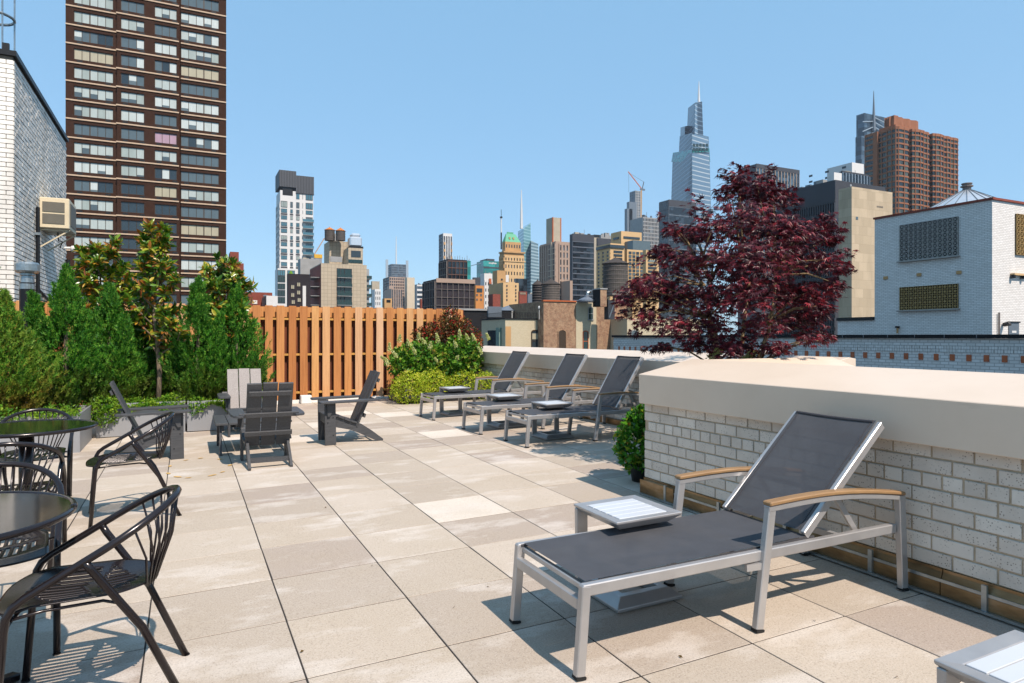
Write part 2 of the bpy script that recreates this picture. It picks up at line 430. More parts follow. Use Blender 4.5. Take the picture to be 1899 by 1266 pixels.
# base flashing of the near parapet: upstand, counter-flashing lip and the gutter strip
fl = thing('base_flashing', 'brown metal flashing with clamp strip along the foot of the near parapet', 'flashing', (XW, 1.5, 0))
y0 = -3.0
for k in range(6):
    a = y0+k*1.28; b = min(a+1.275, YC)
    m = MB(); m.prism([(XW-.012, .215), (XW-.012, .2), (XW-.03, .155), (XW-.034, .150), (XW-.034, .070+TX*0), (XW-.02, .070), (XW-.016, .15), (XW+.004, .2), (XW+.004, .215)], a, b, 'y')
    local(m.build('flashing_sheet', M['flashing'], fl), fl)
local(MB().beam((XW-.036, y0, .162), (XW-.036, YC, .162), .006, .016).build('clamp_strip', M['galvanized'], fl), fl)
local(MB().beam((XW-.05, y0, .075), (XW-.05, YC, .083), .022, .012).build('edge_angle', M['galvanized'], fl), fl)
for k in range(7):
    yy = .7+k*.6
    local(MB().box(XW-.05, yy-.012, .077, XW-.034, yy+.012, .21).build('bracket', M['galvanized'], fl), fl)
# stained end sheet on the wall corner
local(MB().box(XW-.045, YC-.42, .078, XW-.037, YC+.01, .2).build('corner_sheet', M['flashing'], fl), fl)
# far parapet
fw = parapet('parapet_wall', 'far white brick parapet behind the row of three loungers', XF, 4.62, 13.9, 7.0, .2, .85, 1.09, 6.1, 1.2, 6.18)
for (a, b) in ((4.62, 5.6), (5.604, 8.23), (8.234, 11.6), (11.604, 13.9)):
    coping_piece(a, b, 5.6, 6.1, 1.2, 6.2, fw, .85, 1.092)
local(MB().box(5.62, 4.7, .06, 5.645, 13.8, .2).build('flashing_sheet', M['flashing'], fw), fw)

# ---------------------------------------------------------------- shadow-box cedar fence
fe = thing('cedar_fence', 'tall orange cedar board fence closing the far end of the terrace', 'fence', (0, YF, 0))
FZT = 2.02
bmsh = [MB().box(-w_/2, -.009, 0, w_/2, .009, 1).mesh('board', M['cedar'], bevel=.002) for w_ in (.138, .142, .146)]
rmsh = MB().box(-.075, -.009, 0, .075, .009, 1).mesh('board', M['cedar_dark'])
x = -5.6; k = 0
while x < 5.55:
    zb = fz(x, YF)+.05+rnd(-.006, .01)
    o = obj('board', random.choice(bmsh), fe, (x+rnd(-.004, .004), -.055, zb)); o.scale = (1, 1, FZT-zb+rnd(-.004, .004))
    o.rotation_euler = (0, rnd(-.003, .003), rnd(-.02, .02))
    o = obj('back_board', rmsh, fe, (x+.11, .075, zb)); o.scale = (1, 1, FZT-zb-.01)
    x += .2205
for z in (.27, 1.03, 1.74):
    MB().box(-5.7, -.043, z, 5.58, .04, z+.04).build('rail', M['cedar_rail'], fe)
MB().box(-5.7, .045, 1.80, 5.58, .062, 2.0).build('top_board', M['cedar'], fe)
for x in (-4.4, -2.6, -.8, 1.0, 2.12, 3.4, 4.9):
    MB().box(x-.045, .09, -.05, x+.045, .18, 2.0).build('post', M['cedar_dark'], fe)
# white footing blocks, a curb and odds and ends under the fence
for (x, s_, lab) in ((2.13, .10, 'white painted block at the fence foot beside the facing garden chairs'), (4.28, .09, 'white painted block at the fence foot beside the clipped golden shrub')):
    z = fz(x, YF)
    tag(MB().box(x-s_, YF-.32, z, x+s_, YF-.14, z+.16).build('footing_block', M['white_paint'], bevel=.008), lab, 'block')
tag(MB().box(1.2, YF-.13, .05, 5.6, YF-.09, .15).build('fence_curb', M['white_paint']), 'low pale curb strip running along the fence foot', 'curb')

# ---------------------------------------------------------------- bulkhead at the left
XB, YB, ZB = -2.68, 14.12, 6.24
bk = thing('stair_bulkhead', 'white brick roof bulkhead with black coping rising behind the fence', 'building', (XB, YB, 0))
MB().box(-8, .012, -1, -.012, 5.6, ZB).build('wall_core', M['mortar_dark'], bk)
bb = MB().box(-BL/2, -.012, -BH/2, BL/2, .03, BH/2).mesh('brick', M['white_brick_far'], bevel=.003)
bb2 = MB().box(-.0475, -.012, -BH/2, .0475, .03, BH/2).mesh('brick', M['white_brick_far'], bevel=.003)
nfr = int((ZB-1.9)/CP)
far_front = MB()
for c in range(nfr):
    z = 1.95+c*CP; x = -.001-(BL/2 if c % 2 else .0475)
    first = True
    for q in range(3):
        if first and c % 2 == 0: obj('brick', bb2, bk, (x, 0, z)); x -= .0475+.01+BL/2
        else: obj('brick', bb, bk, (x, 0, z)); x -= BP
        first = False
    while x > -3:
        far_front.box(x-BL/2, -.012, z-BH/2, x+BL/2, .02, z+BH/2); x -= BP
o = far_front.build('brick_courses', M['white_brick_far'], bk); o['kind'] = 'stuff'
side = MB()
for c in range(nfr):
    z = 1.95+c*CP; y = .006+(BL/2 if c % 2 == 0 else .0475)
    while y < 5.6:
        h = BL/2 if not (c % 2 and y < .06) else .0475
        y1_ = min(y+h, 5.6)
        side.box(-.02, y-h, z-BH*.45, rnd(.008, .014), y1_, z+BH*.45); y += h+.01+BL/2
o = side.build('brick_courses', M['white_brick_far'], bk); o['kind'] = 'stuff'
MB().box(-8, -.05, ZB+.002, .05, 5.66, ZB+.09).build('coping', M['black_steel'], bk)
MB().box(-.16, 0, ZB+.09, -.06, .05, ZB+.22).build('coping_corner', M['black_steel'], bk)
for (y, r, z0) in ((1.75, .035, 1.4), (5.45, .05, 1.2)):
    MB().tube([(.06, y, z0), (.06, y, 3.95 if y < 3 else 3.3)], r, 8).build('conduit', M['black_steel'], bk)
for z in (2.2, 2.75, 3.4):
    MB().box(0, 1.69, z, .11, 1.81, z+.05).build('clamp', M['galvanized'], bk)
MB().tube([(.05, 1.8, 2.35), (.05, 4.2, 2.0)], .03, 6).build('conduit', M['black_steel'], bk)
MB().box(.005, 1.9, 1.55, .14, 2.35, 1.85).build('junction_box', M['cover_grey'], bk)
# the through-wall air conditioner
ac = thing('air_conditioner', 'beige air conditioner on brackets sticking out of the white brick bulkhead', 'air conditioner', (XB, YB+2.2, 3.62))
MB().box(.01, 0, 0, .52, .95, .62).build('casing', M['ac_beige'], ac, bevel=.012)
for (z0, z1) in ((.09, .29), (.33, .53)):
    MB().box(.06, -.012, z0, .44, -.004, z1).build('grille', M['ac_grille'], ac)
MB().box(.523, .1, .08, .532, .85, .54).build('side_grille', M['ac_grille'], ac)
for y in (.08, .86):
    MB().beam((.02, y, -.38), (.5, y, -.03), .025, .025).beam((.01, y, -.03), (.52, y, -.025), .025, .025).build('bracket', M['ac_beige'], ac)
MB().tube([(.25, .5, -.02), (.27, .45, -.2), (.34, .45, -.22), (.3, .42, -.35)], .012, 6).build('drain_hose', M['black_steel'], ac)
sc = thing('security_camera', 'small white security camera on the far corner of the bulkhead', 'camera', (XB+.01, YB+5.3, 3.55))
MB().tube([(.0, 0, .02), (.16, -.03, .02)], .03, 8).build('arm', M['white_paint'], sc)
MB().lathe([(.0, -.1), (.09, -.05), (.1, .03), (.07, .07), (0, .08)], 12, (.22, -.05, 0)).build('housing', M['white_paint'], sc, smooth=True)
# black standpipe vent in front of it
vp = thing('vent_pipe', 'black standing vent pipe with a galvanised metal cap', 'vent pipe', (-2.2, 12.5, .02))
MB().tube([(0,0,0), (0,0,2.22)], .10, 20).build('pipe', M['black_steel'], vp, smooth=False)
MB().lathe([(.09, 2.2), (.085, 2.32), (.1, 2.33), (.1, 2.36), (.15, 2.37), (.165, 2.40), (.165, 2.5), (.14, 2.53), (0, 2.54)], 24).build('cap', M['galvanized'], vp)
MB().lathe([(.104, 2.12), (.104, 2.2), (.09, 2.205)], 24).build('collar', M['galvanized'], vp)
# ring of a cooling tower or ladder hoop above the roof at the left edge
lh = thing('ladder_cage', 'metal hoop ladder cage above the roof at the left edge', 'ladder', (XB-.78, YB+2.4, ZB))
def ring(r, z, c, rt, n=20): return [(c[0]+r*math.cos(2*math.pi*k/n), c[1]+r*math.sin(2*math.pi*k/n), z) for k in range(n+1)]
MB().tube(ring(.34, .75, (0, 0), 0), .028, 6).build('hoop', M['galvanized'], lh)
MB().tube(ring(.34, 1.55, (0, 0), 0), .028, 6).build('hoop', M['galvanized'], lh)
for k in range(5):
    a = k*1.26+.3; MB().tube([(.34*math.cos(a), .34*math.sin(a), 0 if k in (2, 3) else .7), (.34*math.cos(a), .34*math.sin(a), 2.4)], .018, 6).build('bar', M['galvanized'], lh)
# ================================================================ FURNITURE
def sheet(nu, nv, fn, th=.004):                # double-sided thin cloth from fn(s,t) -> point, with normal offset
    m = MB(); P = [[Vector(fn(i/nu, j/nv)) for j in range(nv+1)] for i in range(nu+1)]
    def nrm(i, j):
        a = P[min(i+1, nu)][j]-P[max(i-1, 0)][j]; b = P[i][min(j+1, nv)]-P[i][max(j-1, 0)][0:3] if False else P[i][min(j+1, nv)]-P[i][max(j-1, 0)]
        return a.cross(b).normalized()
    idx = lambda k, i, j: k*(nu+1)*(nv+1)+i*(nv+1)+j
    vs = [P[i][j] for i in range(nu+1) for j in range(nv+1)]
    fs = [(idx(0,i,j), idx(0,i+1,j), idx(0,i+1,j+1), idx(0,i,j+1)) for i in range(nu) for j in range(nv)]
    m.add(vs, fs)
    return m

def make_lounger(bx, bz, label):
    t = thing('sun_lounger', label, 'sun lounger', group='grey sling sun loungers')
    al = M['aluminium']; HW = .2925
    hx, hz = 1.33, .372                                      # hinge of the back
    for s in (-1, 1):
        y = s*HW
        r = MB().beam((.015, y, .356), (1.965, y, .333), .034, .048).build('side_rail', al, t, bevel=.004)
        MB().beam((.03, y-s*.018, .372), (1.38, y-s*.018, .368), .006, .012).build('sling_track', M['sling_hem'], r)
        for nm, p, q, w_, h_ in (('front_leg', (0, y, 0), (.034, y, .375), .036, .042), ('arm_post', (.955, s*.315, 0), (1.045, s*.315, .575), .034, .046), ('rear_leg', (2.005, s*.315, 0), (1.985, s*.315, .51), .034, .05)):
            l = MB().beam((p[0], p[1], .012), q, w_, h_, (1, 0, 0)).build(nm, al, t, bevel=.004)
            MB().beam((p[0]-.0005, p[1], 0), (p[0]+.003, p[1], .014), w_+.003, h_+.003, (1, 0, 0)).build('foot_cap', M['rubber'], l)
        # bracket joining the post to the rail
        MB().beam((.90, s*.3, .30), (1.0, s*.315, .30), .02, .03).build('bracket', al, t)
        # arm: curved bar with a teak top
        n_ = 9; A = [(1.02+(.98)*k/n_, .575-.066*k/n_+.030*math.sin(math.pi*k/n_)) for k in range(n_+1)]
        m = MB(); m.prism([(x, z) for x, z in A]+[(x, z-.026) for x, z in reversed(A)], s*.315-.019, s*.315+.019, 'y')
        a = m.build('arm', al, t, bevel=.003)
        m = MB(); m.prism([(x, z+.021) for x, z in A]+[(x, z+.0015) for x, z in reversed(A)], s*.315-.026, s*.315+.026, 'y')
        m.build('arm_pad', M['teak'], a, bevel=.005)
        # back rail
        MB().beam((hx-.01, s*.268, hz+.01), (bx, s*.268, bz), .028, .044, (-1, 0, 1)).build('back_rail', al, t, bevel=.004)
        # stay that props the back
        p = (hx+(bx-hx)*.38, s*.25, hz+(bz-hz)*.38)
        MB().beam(p, (p[0]+.20, s*.25, .30), .014, .03, (1, 0, 0)).build('back_stay', al, t)
    MB().beam((.02, -HW+.016, .295), (.02, HW-.016, .295), .03, .05).build('front_crossbar', al, t, bevel=.004)
    MB().beam((.05, -HW+.016, .352), (.05, HW-.016, .352), .026, .026).build('sling_bar', al, t, bevel=.004)
    MB().beam((.975, -.3, .3), (.975, .3, .3), .03, .034).build('middle_crossbar', al, t)
    MB().beam((1.6, -HW+.016, .325), (1.6, HW-.016, .325), .03, .03).build('rear_crossbar', al, t)
    MB().beam((hx+(bx-hx)*.38, -.255, hz+(bz-hz)*.38-.01), (hx+(bx-hx)*.38, .255, hz+(bz-hz)*.38-.01), .022, .022).build('back_crossbar', al, t)
    # slings
    def seat(a, b):
        x = .045+(1.335-.045)*a; y = -.275+.55*b
        return (x, y, .383-.005*a-.016*math.sin(math.pi*b)*math.sin(math.pi*a)**.5)
    sheet(24, 12, seat).build('seat_sling', M['sling'], t, smooth=True, fix=False)
    L = Vector((bx-hx, 0, bz-hz)); nn = Vector((-L.z, 0, L.x)).normalized()
    def back(a, b):
        p = Vector((hx, -.256+.512*b, hz+.014))+L*(a*.985)
        return tuple(p+nn*(.02-.018*math.sin(math.pi*b)*(.4+.6*math.sin(math.pi*a))))
    sb = sheet(20, 12, back).build('back_sling', M['sling_back'], t, smooth=True, fix=False)
    m = MB()
    for k in range(1, 9): pass
    m.tube([back(.985, .02), back(.985, .25), back(.985, .5), back(.985, .75), back(.985, .98)], .009, 8).build('top_hem', M['sling_hem'], sb)
    for e in (.045, .955):
        MB().tube([tuple(Vector(back(q/8, e))+nn*.0015) for q in range(9)], .0022, 4).build('stitching', M['sling_hem'], sb)
    return t
def put(t, x, y, rz=0):
    t.location = (x, y, fz(x, y)+.002); t.rotation_euler = (TY if abs(math.sin(rz)) < .5 else 0, -TX*math.cos(rz), rz)
lo = make_lounger(1.905, .885, 'large foreground sun lounger with charcoal sling and wooden armrests'); put(lo, 1.425, 2.594)
l3 = make_lounger(1.745, 1.02, 'third far sun lounger, nearest the red maple and the parapet corner'); put(l3, 3.648, 7.36, R(.5))
l2 = copy_tree(l3); l2['label'] = 'middle one of the three sun loungers along the far parapet'; put(l2, 3.56, 8.56, R(1.5))
l1 = copy_tree(l3); l1['label'] = 'farthest of the three sun loungers, next to the flowering shrubs'; put(l1, 3.478, 10.24, R(2))

def make_side_table(label):
    t = thing('side_table', label, 'side table', group='aluminium side tables')
    al = M['aluminium']; W = .205; Z = .455
    # top: mitred frame with a bevelled underside
    def frame(z0, zmid, z1, name, par, inner, flip=False):
        m = MB(); o_ = W; i_ = W-.052
        def loop(r, z): return [(-r, -r, z), (r, -r, z), (r, r, z), (-r, r, z)]
        rings = [loop(o_, z1), loop(o_, zmid), loop(o_-.05, z0), loop(i_-.01, z0), loop(i_, z1-.004 if not flip else z1)]
        if flip: rings = [loop(o_-.055, z1), loop(o_, zmid), loop(o_, z0), loop(i_-.04, z0), loop(i_-.04, z1)]
        vs = [p for L_ in rings for p in L_]; k = len(rings); fs = []
        for r_ in range(k):
            for c in range(4):
                c2 = (c+1) % 4; r2 = (r_+1) % k
                fs.append((r_*4+c, r_*4+c2, r2*4+c2, r2*4+c))
        m.add(vs, fs); return m.build(name, al, par, bevel=.0025)
    top = frame(Z-.055, Z-.012, Z, 'top_frame', t, True)
    n_ = 5; wd = (2*(W-.054))/n_
    for k in range(n_):
        y0_ = -(W-.054)+k*wd+.0025
        MB().box(-(W-.056), y0_, Z-.016, W-.056, y0_+wd-.005, Z-.002).build('slat', M['slat_white'], top, bevel=.0015)
    for s in (-1, 1):
        MB().box(s*(W-.036)-.034, W-.034, .03, s*(W-.036)+.034, W-.006, Z-.02).build('leg', al, t, bevel=.003)
    frame(0.004, .02, .058, 'base', t, False, True)
    return t
plain('slat_white', 'c2c6ca', .34, .1, var=.05)
tbs = [(2.12, 2.935, 'side table tucked over the foreground lounger'), (2.137, .985, 'side table cut off at the lower right corner'), (4.30, 7.60, 'side table over the lounger nearest the red maple'),
       (4.2, 8.84, 'side table over the middle far lounger'), (4.05, 10.47, 'side table over the farthest lounger by the flowering shrubs')]
t0 = make_side_table('silver '+tbs[0][2])
for k, (x, y, lab) in enumerate(tbs):
    t = t0 if k == 0 else copy_tree(t0)
    t['label'] = 'silver slatted '+lab; put(t, x, y)

# ---------------------------------------------------------------- adirondack chairs (local: front edge at x=0, back towards +x)
def make_adirondack():
    t = thing('garden_chair', '', 'chair', group='charcoal garden armchairs'); c = M['charcoal_lumber']
    for s in (-1, 1):
        y = s*.235
        l = MB().box(0, y-.014, 0, .135, y+.014, .525).build('front_leg', c, t, bevel=.003)
        for (px, pz) in ((.035, .36), (.10, .34), (.035, .28), (.10, .12)):
            MB().tube([(px, y+s*.013, pz), (px, y+s*.0165, pz)], .008, 8).build('bolt', M['black_steel'], l)
        P = [(.02, .355), (.135, .365), (.25, .322), (.37, .262), (.46, .235), (.60, .135), (.74, .02), (.735, 0), (.66, 0), (.54, .06), (.42, .125), (.30, .175), (.135, .215), (.02, .22)]
        m = MB(); m.prism(P, y-s*.015-s*.028, y-s*.016, 'y'); m.build('side_stringer', c, t)
        A = []
        for (x, yy) in ((-.075, -.055), (-.06, -.07), (.0, -.072), (.45, -.068), (.60, -.055), (.655, -.03), (.67, 0), (.655, .035), (.60, .055), (.45, .066), (0, .07), (-.06, .066), (-.075, .05)):
            A.append((x, y+s*(.062)+yy*1.1))
        m = MB(); m.prism(A, .5275, .5525, 'z'); m.build('arm', c, t, bevel=.003)
        MB().prism([(.025, .524), (.11, .524), (.11, .46), (.06, .36), (.03, .36)], y+s*.016, y+s*.042, 'y').build('arm_bracket', c, t)
    xs = [.005, .085, .165, .245, .325]; zs = [.372, .372, .352, .318, .281]
    for k in range(5):
        x0_, z0_ = xs[k], zs[k]; x1_, z1_ = x0_+.074, (zs[k+1] if k < 4 else .255)
        MB().beam((x0_, 0, z0_), (x1_, 0, z0_+(z1_-z0_)*.95), .50, .02).build('seat_slat', c, t, bevel=.003)
    lo_, hi = Vector((.40, 0, .20)), Vector((.705, 0, .885))
    for k in (-1, 0, 1):
        MB().beam((lo_.x, k*.156, lo_.z), (hi.x, k*.156, hi.z+(.006 if k == 0 else 0)), .145, .022, (1, 0, -.4)).build('back_slat', c, t, bevel=.003)
    d = (hi-lo_).normalized()
    for f, w_ in ((.22, .48), (.52, .60), (.86, .42)):
        p = lo_+(hi-lo_)*f+Vector((.034, 0, -.012))
        MB().beam((p.x, -w_/2, p.z), (p.x, w_/2, p.z), .024, .05, (.4, 0, 1)).build('back_brace', c, t, bevel=.002)
    MB().beam((.62, -.2, .075), (.62, .2, .075), .022, .05).build('rear_stretcher', c, t)
    MB().beam((.03, -.215, .31), (.03, .215, .31), .022, .09).build('front_apron', c, t)
    return t
a0 = make_adirondack()
for k, (x, y, rz, lab) in enumerate(((1.55, 8.70, 0, 'charcoal slatted garden armchair seen side-on in front of the cedar fence'), (-.03, 8.66, R(182), 'charcoal slatted garden armchair in front of the grey planter, facing right'),
                                     (.79, 8.05, R(-90), 'charcoal slatted garden armchair with its back to the camera'), (.76, 9.80, R(90), 'charcoal slatted garden armchair facing the camera, with pale back slats'))):
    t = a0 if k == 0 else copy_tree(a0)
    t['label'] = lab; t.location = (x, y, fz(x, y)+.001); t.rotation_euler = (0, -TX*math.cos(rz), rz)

n = N('pale_lumber'); n.set(col=n.ramp(n.noise(n.coord('Object', (4, 40, 40)), 2, 6, .65), [(.3, '7d7672'), (.7, '9a938e')]), rough=.7); M['pale_lumber'] = n.m
for ch_ in t.children:                                 # the facing chair has paler grey back slats
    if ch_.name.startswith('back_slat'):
        ch_.data = ch_.data.copy(); ch_.data.materials[0] = M['pale_lumber']
# low slatted table in the middle of the four chairs
lt = thing('low_table', 'low charcoal slatted table between the facing garden armchairs', 'table', (.72, 8.80, fz(.72, 8.8)))
for k in range(6):
    MB().box(-.42+k*.141, -.46, .345, -.42+k*.141+.135, .46, .37).build('slat', M['charcoal_lumber'], lt, bevel=.003)
for sx in (-1, 1):
    MB().box(sx*.34-.012, -.40, .27, sx*.34+.012, .40, .343).build('apron', M['charcoal_lumber'], lt)
    for sy in (-1, 1):
        MB().beam((sx*.362, sy*.40, 0), (sx*.362, sy*.31, .343), .1, .026, (1, 0, 0)).build('leg', M['charcoal_lumber'], lt, bevel=.003)
# ---------------------------------------------------------------- café chairs (local: facing +x) and round tables
def make_cafe_chair():
    t = thing('cafe_chair', '', 'chair', group='brown metal cafe chairs'); c = M['bronze_paint']; r = .0142
    def loop(x):    # height of the slanting hoop
        return .475+(.22-x)*.58
    pts = []
    def arc(s):
        L = [(.255, s*.262, 0), (.225, s*.262, .40), (.218, s*.262, .445), (.20, s*.262, .48), (.165, s*.262, .508)]
        for x in (.05, -.04): L.append((x, s*.262, loop(x)))
        return L
    A = arc(1)
    n_ = 14; H_ = []
    for k in range(n_+1):
        a = math.pi*k/n_
        x = -.07-.235*math.sin(a); y = .262*math.cos(a)
        H_.append((x, y, loop(x)))
    path = A+H_+list(reversed(arc(-1)))
    MB().tube(path, r, 10).build('hoop_frame', c, t, smooth=True)
    for s in (-1, 1):
        l = MB().tube([(-.01, s*.262, loop(-.01)), (-.03, s*.255, loop(-.01)-.035), (-.19, s*.235, .33), (-.335, s*.215, 0)], r, 10).build('rear_leg', c, t, smooth=True)
        MB().tube([(-.335, s*.215, 0), (-.333, s*.215, .006)], r+.002, 10).build('foot_cap', M['rubber'], l)
        f = MB().tube([(.255, s*.262, 0), (.2545, s*.262, .006)], r+.002, 10).build('foot_cap', M['rubber'], t)
        MB().tube([(.215, s*.25, .435), (.12, s*.205, .436), (-.06, s*.19, .436), (-.13, s*.24, .43)], .006, 8).build('seat_rail', c, t, smooth=True)
    MB().tube([(.205, -.25, .434), (.19, 0, .422), (.205, .25, .434)], .006, 8).build('seat_crossbar', c, t, smooth=True)
    # slotted pan seat
    nu, nv = 44, 27
    def pt(i, j):
        a = i/nu; b = -1+2*j/nv
        half = .232-.03*a-.07*max(0, a-.72)**1.5*6
        x = .285-.52*a - .05*abs(b)**3*(1-a)*1.2 + .06*b*b*max(0, a-.6)*1.6
        z = .447-.018*(1-b*b)*math.sin(math.pi*min(1, a*1.05))+.012*b*b-.035*max(0, .16-a)/.16*(.5)
        return (x, half*b, z)
    m = MB(); vs = [pt(i, j) for i in range(nu+1) for j in range(nv+1)]; fs = []
    ix = lambda i, j: i*(nv+1)+j
    for i in range(nu):
        for j in range(nv):
            if j % 2 == 1 and 2 < j < nv-2:
                q = j//2
                off = abs(q-6)*1.6
                if 6+off < i < 22+off*.35 or 26+off*.35 < i < 38-off: continue
            fs.append((ix(i, j), ix(i+1, j), ix(i+1, j+1), ix(i, j+1)))
    m.add(vs, fs)
    so_ = m.build('seat', c, t, smooth=True, fix=False)
    md = so_.modifiers.new('s', 'SOLIDIFY'); md.thickness = .006; md.offset = -1
    # spokes
    for k in range(13):
        a = math.pi*(.13+.74*k/12)
        x = -.07-.235*math.sin(a); y = .262*math.cos(a)
        b = -math.cos(math.pi*(.16+.68*k/12))
        i = nu; P = pt(nu, (b+1)/2*nv); 
        q = (P[0]+.006, -P[1]*-1 if False else -.0+.232*.62*math.cos(math.pi*(.12+.76*k/12)), .447)
        mid = ((x+q[0])/2-.018, (y+q[1])/2*1.03, (loop(x)+q[2])/2)
        MB().tube([(x, y, loop(x)), mid, q], .0046, 6).build('spoke', c, t, smooth=True)
    return t
c0 = make_cafe_chair()
for k, (x, y, rz, lab) in enumerate(((-.335, 3.06, R(180), 'nearest brown metal cafe chair, spindle back cutting into the lower left corner'),
                                     (-.40, 5.98, R(186), 'brown metal cafe chair standing free at the right of the far table'),
                                     (-1.12, 6.62, R(-88), 'brown metal cafe chair behind the far round table, before the planter'),
                                     (-.98, 5.12, R(95), 'brown metal cafe chair with its back to us, between the two tables'),
                                     (-.80, 3.78, R(-85), 'brown metal cafe chair pushed in on the far side of the near table'))):
    t = c0 if k == 0 else copy_tree(c0)
    t['label'] = lab; t.location = (x, y, fz(x, y)+.001); t.rotation_euler = (0, 0, rz)
def make_cafe_table():
    t = thing('round_table', '', 'table', group='round brown cafe tables'); c = M['bronze_paint']
    top = MB().lathe([(0, .728), (.43, .728), (.44, .731), (.44, .741), (.432, .743), (0, .743)], 64).build('table_top', M['table_top'], t)
    MB().tube(ring(.441, .735, (0, 0), 0, 64), .0135, 10).build('rim', c, top, smooth=True)
    MB().tube([(0, 0, .05), (0, 0, .728)], .045, 20).build('column', c, t, smooth=True)
    MB().lathe([(.12, .70), (.12, .715), (.05, .716), (.05, .727)], 24).build('mount_plate', c, t)
    for k in range(4):
        a = R(45+90*k); m = MB().beam((0, 0, .055), (.31*math.cos(a), .31*math.sin(a), .022), .05, .03)
        m.build('foot', c, t, bevel=.005)
    return t
n = N('table_top'); n.set(col=n.ramp(n.noise(n.world(), 3, 3), [(.3, '1f1a1a'), (.7, '282322')]), rough=.08, spec=.6, metal=.35); n.bump(n.noise(n.world(), 7, 2), .02, .01); M['table_top'] = n.m
tb0 = make_cafe_table(); tb0['label'] = 'near round cafe table with glossy dark top at the left edge'; tb0.location = (-.845, 3.14, fz(-.8, 3.1))
tb1 = copy_tree(tb0); tb1['label'] = 'far round cafe table with glossy dark top beside the planters'; tb1.location = (-1.06, 5.98, fz(-1.06, 6.0))
# ================================================================ PLANTING
def rvec():
    while True:
        p = Vector((rnd(-1, 1), rnd(-1, 1), rnd(-1, 1)))
        if .02 < p.length < 1: return p.normalized()
def leaf_diamond(m, p, d, n_, L, W, fold=.25):
    d = d.normalized(); s_ = d.cross(n_)
    if s_.length < 1e-4: s_ = d.orthogonal()
    s_.normalize(); up = s_.cross(d)
    a = p; b = p+d*L*.5+s_*W*.5+up*W*fold; c = p+d*L-up*L*.10; e = p+d*L*.5-s_*W*.5+up*W*fold
    m.add([a, b, c, e], [(0, 1, 2), (0, 2, 3)])
def leaf_oval(m, p, d, n_, L, W, droop=.12):        # six-sided blade with a midrib fold
    d = d.normalized(); s_ = d.cross(n_)
    if s_.length < 1e-4: s_ = d.orthogonal()
    s_.normalize(); up = s_.cross(d)
    q = lambda t, w_, h: p+d*L*t+s_*W*w_+up*(h*W-droop*L*t*t)
    m.add([q(0, 0, 0), q(.3, .5, .18), q(.7, .42, .18), q(1, 0, 0), q(.7, -.42, .18), q(.3, -.5, .18), q(.35, 0, 0), q(.7, 0, 0)],
          [(0, 1, 6), (1, 2, 7, 6), (2, 3, 7), (0, 6, 5), (6, 7, 4, 5), (7, 3, 4)])
def leaf_palm(m, p, d, n_, L):                      # seven-lobed maple leaf
    d = d.normalized(); s_ = d.cross(n_)
    if s_.length < 1e-4: s_ = d.orthogonal()
    s_.normalize(); up = s_.cross(d)
    vs = [p]; lob = ((-105, .45), (-68, .72), (-33, .92), (0, 1.0), (33, .92), (68, .72), (105, .45))
    for k, (a, l) in enumerate(lob):
        t = R(a)
        if k:
            tm = R((a+lob[k-1][0])/2); vs.append(p+(d*math.cos(tm)+s_*math.sin(tm))*L*.34)
        vs.append(p+(d*math.cos(t)+s_*math.sin(t))*L*l-up*L*.22*l*l)
    m.add(vs, [(0, i, i+1) for i in range(1, len(vs)-1)])

def juniper(x, y, z0, h, r, seed, label, mat='leaf_juniper', n=6500, tops=1, lean=(0, 0)):
    random.seed(seed)
    t = thing('juniper', label, 'shrub', (x, y, z0), group='feathery green junipers in the planters')
    MB().tube([(0, 0, -.05), (lean[0]*.4, lean[1]*.4, h*.5), (lean[0], lean[1], h*.92)], [.04, .025, .006], 7).build('trunk', M['bark'], t)
    heads = [(0, 0, h, r)]
    for k in range(tops-1):
        a = rnd(0, 6.28); heads.append((r*.6*math.cos(a), r*.6*math.sin(a), h*rnd(.68, .88), r*rnd(.5, .7)))
    # plumes: tapering leaders that carry the sprays, so the outline is ragged
    pl = []
    for (hx, hy, hh, rr) in heads:
        for k in range(int(150*rr/r)):
            f = rnd(0, 1)**(.8 if k % 3 else 2.6); a = rnd(0, 6.283)
            prof = (1-f)**1.02*(.7+.3*min(1, f*4+.5))*1.12*rnd(.75, 1.15)
            d0 = rr*prof
            base = Vector((hx*min(1, f+.2)+d0*.45*math.cos(a)+lean[0]*f, hy*min(1, f+.2)+d0*.45*math.sin(a)+lean[1]*f, hh*f*.86))
            dr = Vector((math.cos(a)*rnd(.35, .8)*(1-.75*f), math.sin(a)*rnd(.35, .8)*(1-.75*f), rnd(.7, 1.2))).normalized()
            pl.append((base, dr, d0*.55+rnd(.12, .32)*(1.05-.35*f)))
    m = MB(); per = max(20, n//len(pl))
    for (b, d, L) in pl:
        ang = math.atan2(d.y, d.x)
        for k in range(per):
            f = rnd(.05, 1)
            p = b+d*L*f+rvec()*(.06*(1-f)+.008)*(r/.5)
            dd = (d+rvec()*.55+Vector((0, 0, .15))).normalized()
            nn = rvec(); LL = rnd(.04, .085)
            s_ = dd.cross(nn).normalized(); w_ = LL*rnd(.2, .32)
            q = p+dd*LL
            m.add([p-s_*w_*.5, p+s_*w_*.5, q], [(0, 1, 2)])
            q1 = p+dd*LL*.35; e1 = q1+(dd*.7+s_*.75)*LL*.5; e2 = q1+(dd*.7-s_*.75)*LL*.5
            m.v += [tuple(q1-dd*w_*.5), tuple(q1+dd*w_*.5), tuple(e1), tuple(q1-dd*w_*.5), tuple(q1+dd*w_*.5), tuple(e2)]
            k0 = len(m.v); m.f += [(k0-6, k0-5, k0-4), (k0-3, k0-2, k0-1)]
    o = m.build('crown', M[mat], t, fix=False)
    return t

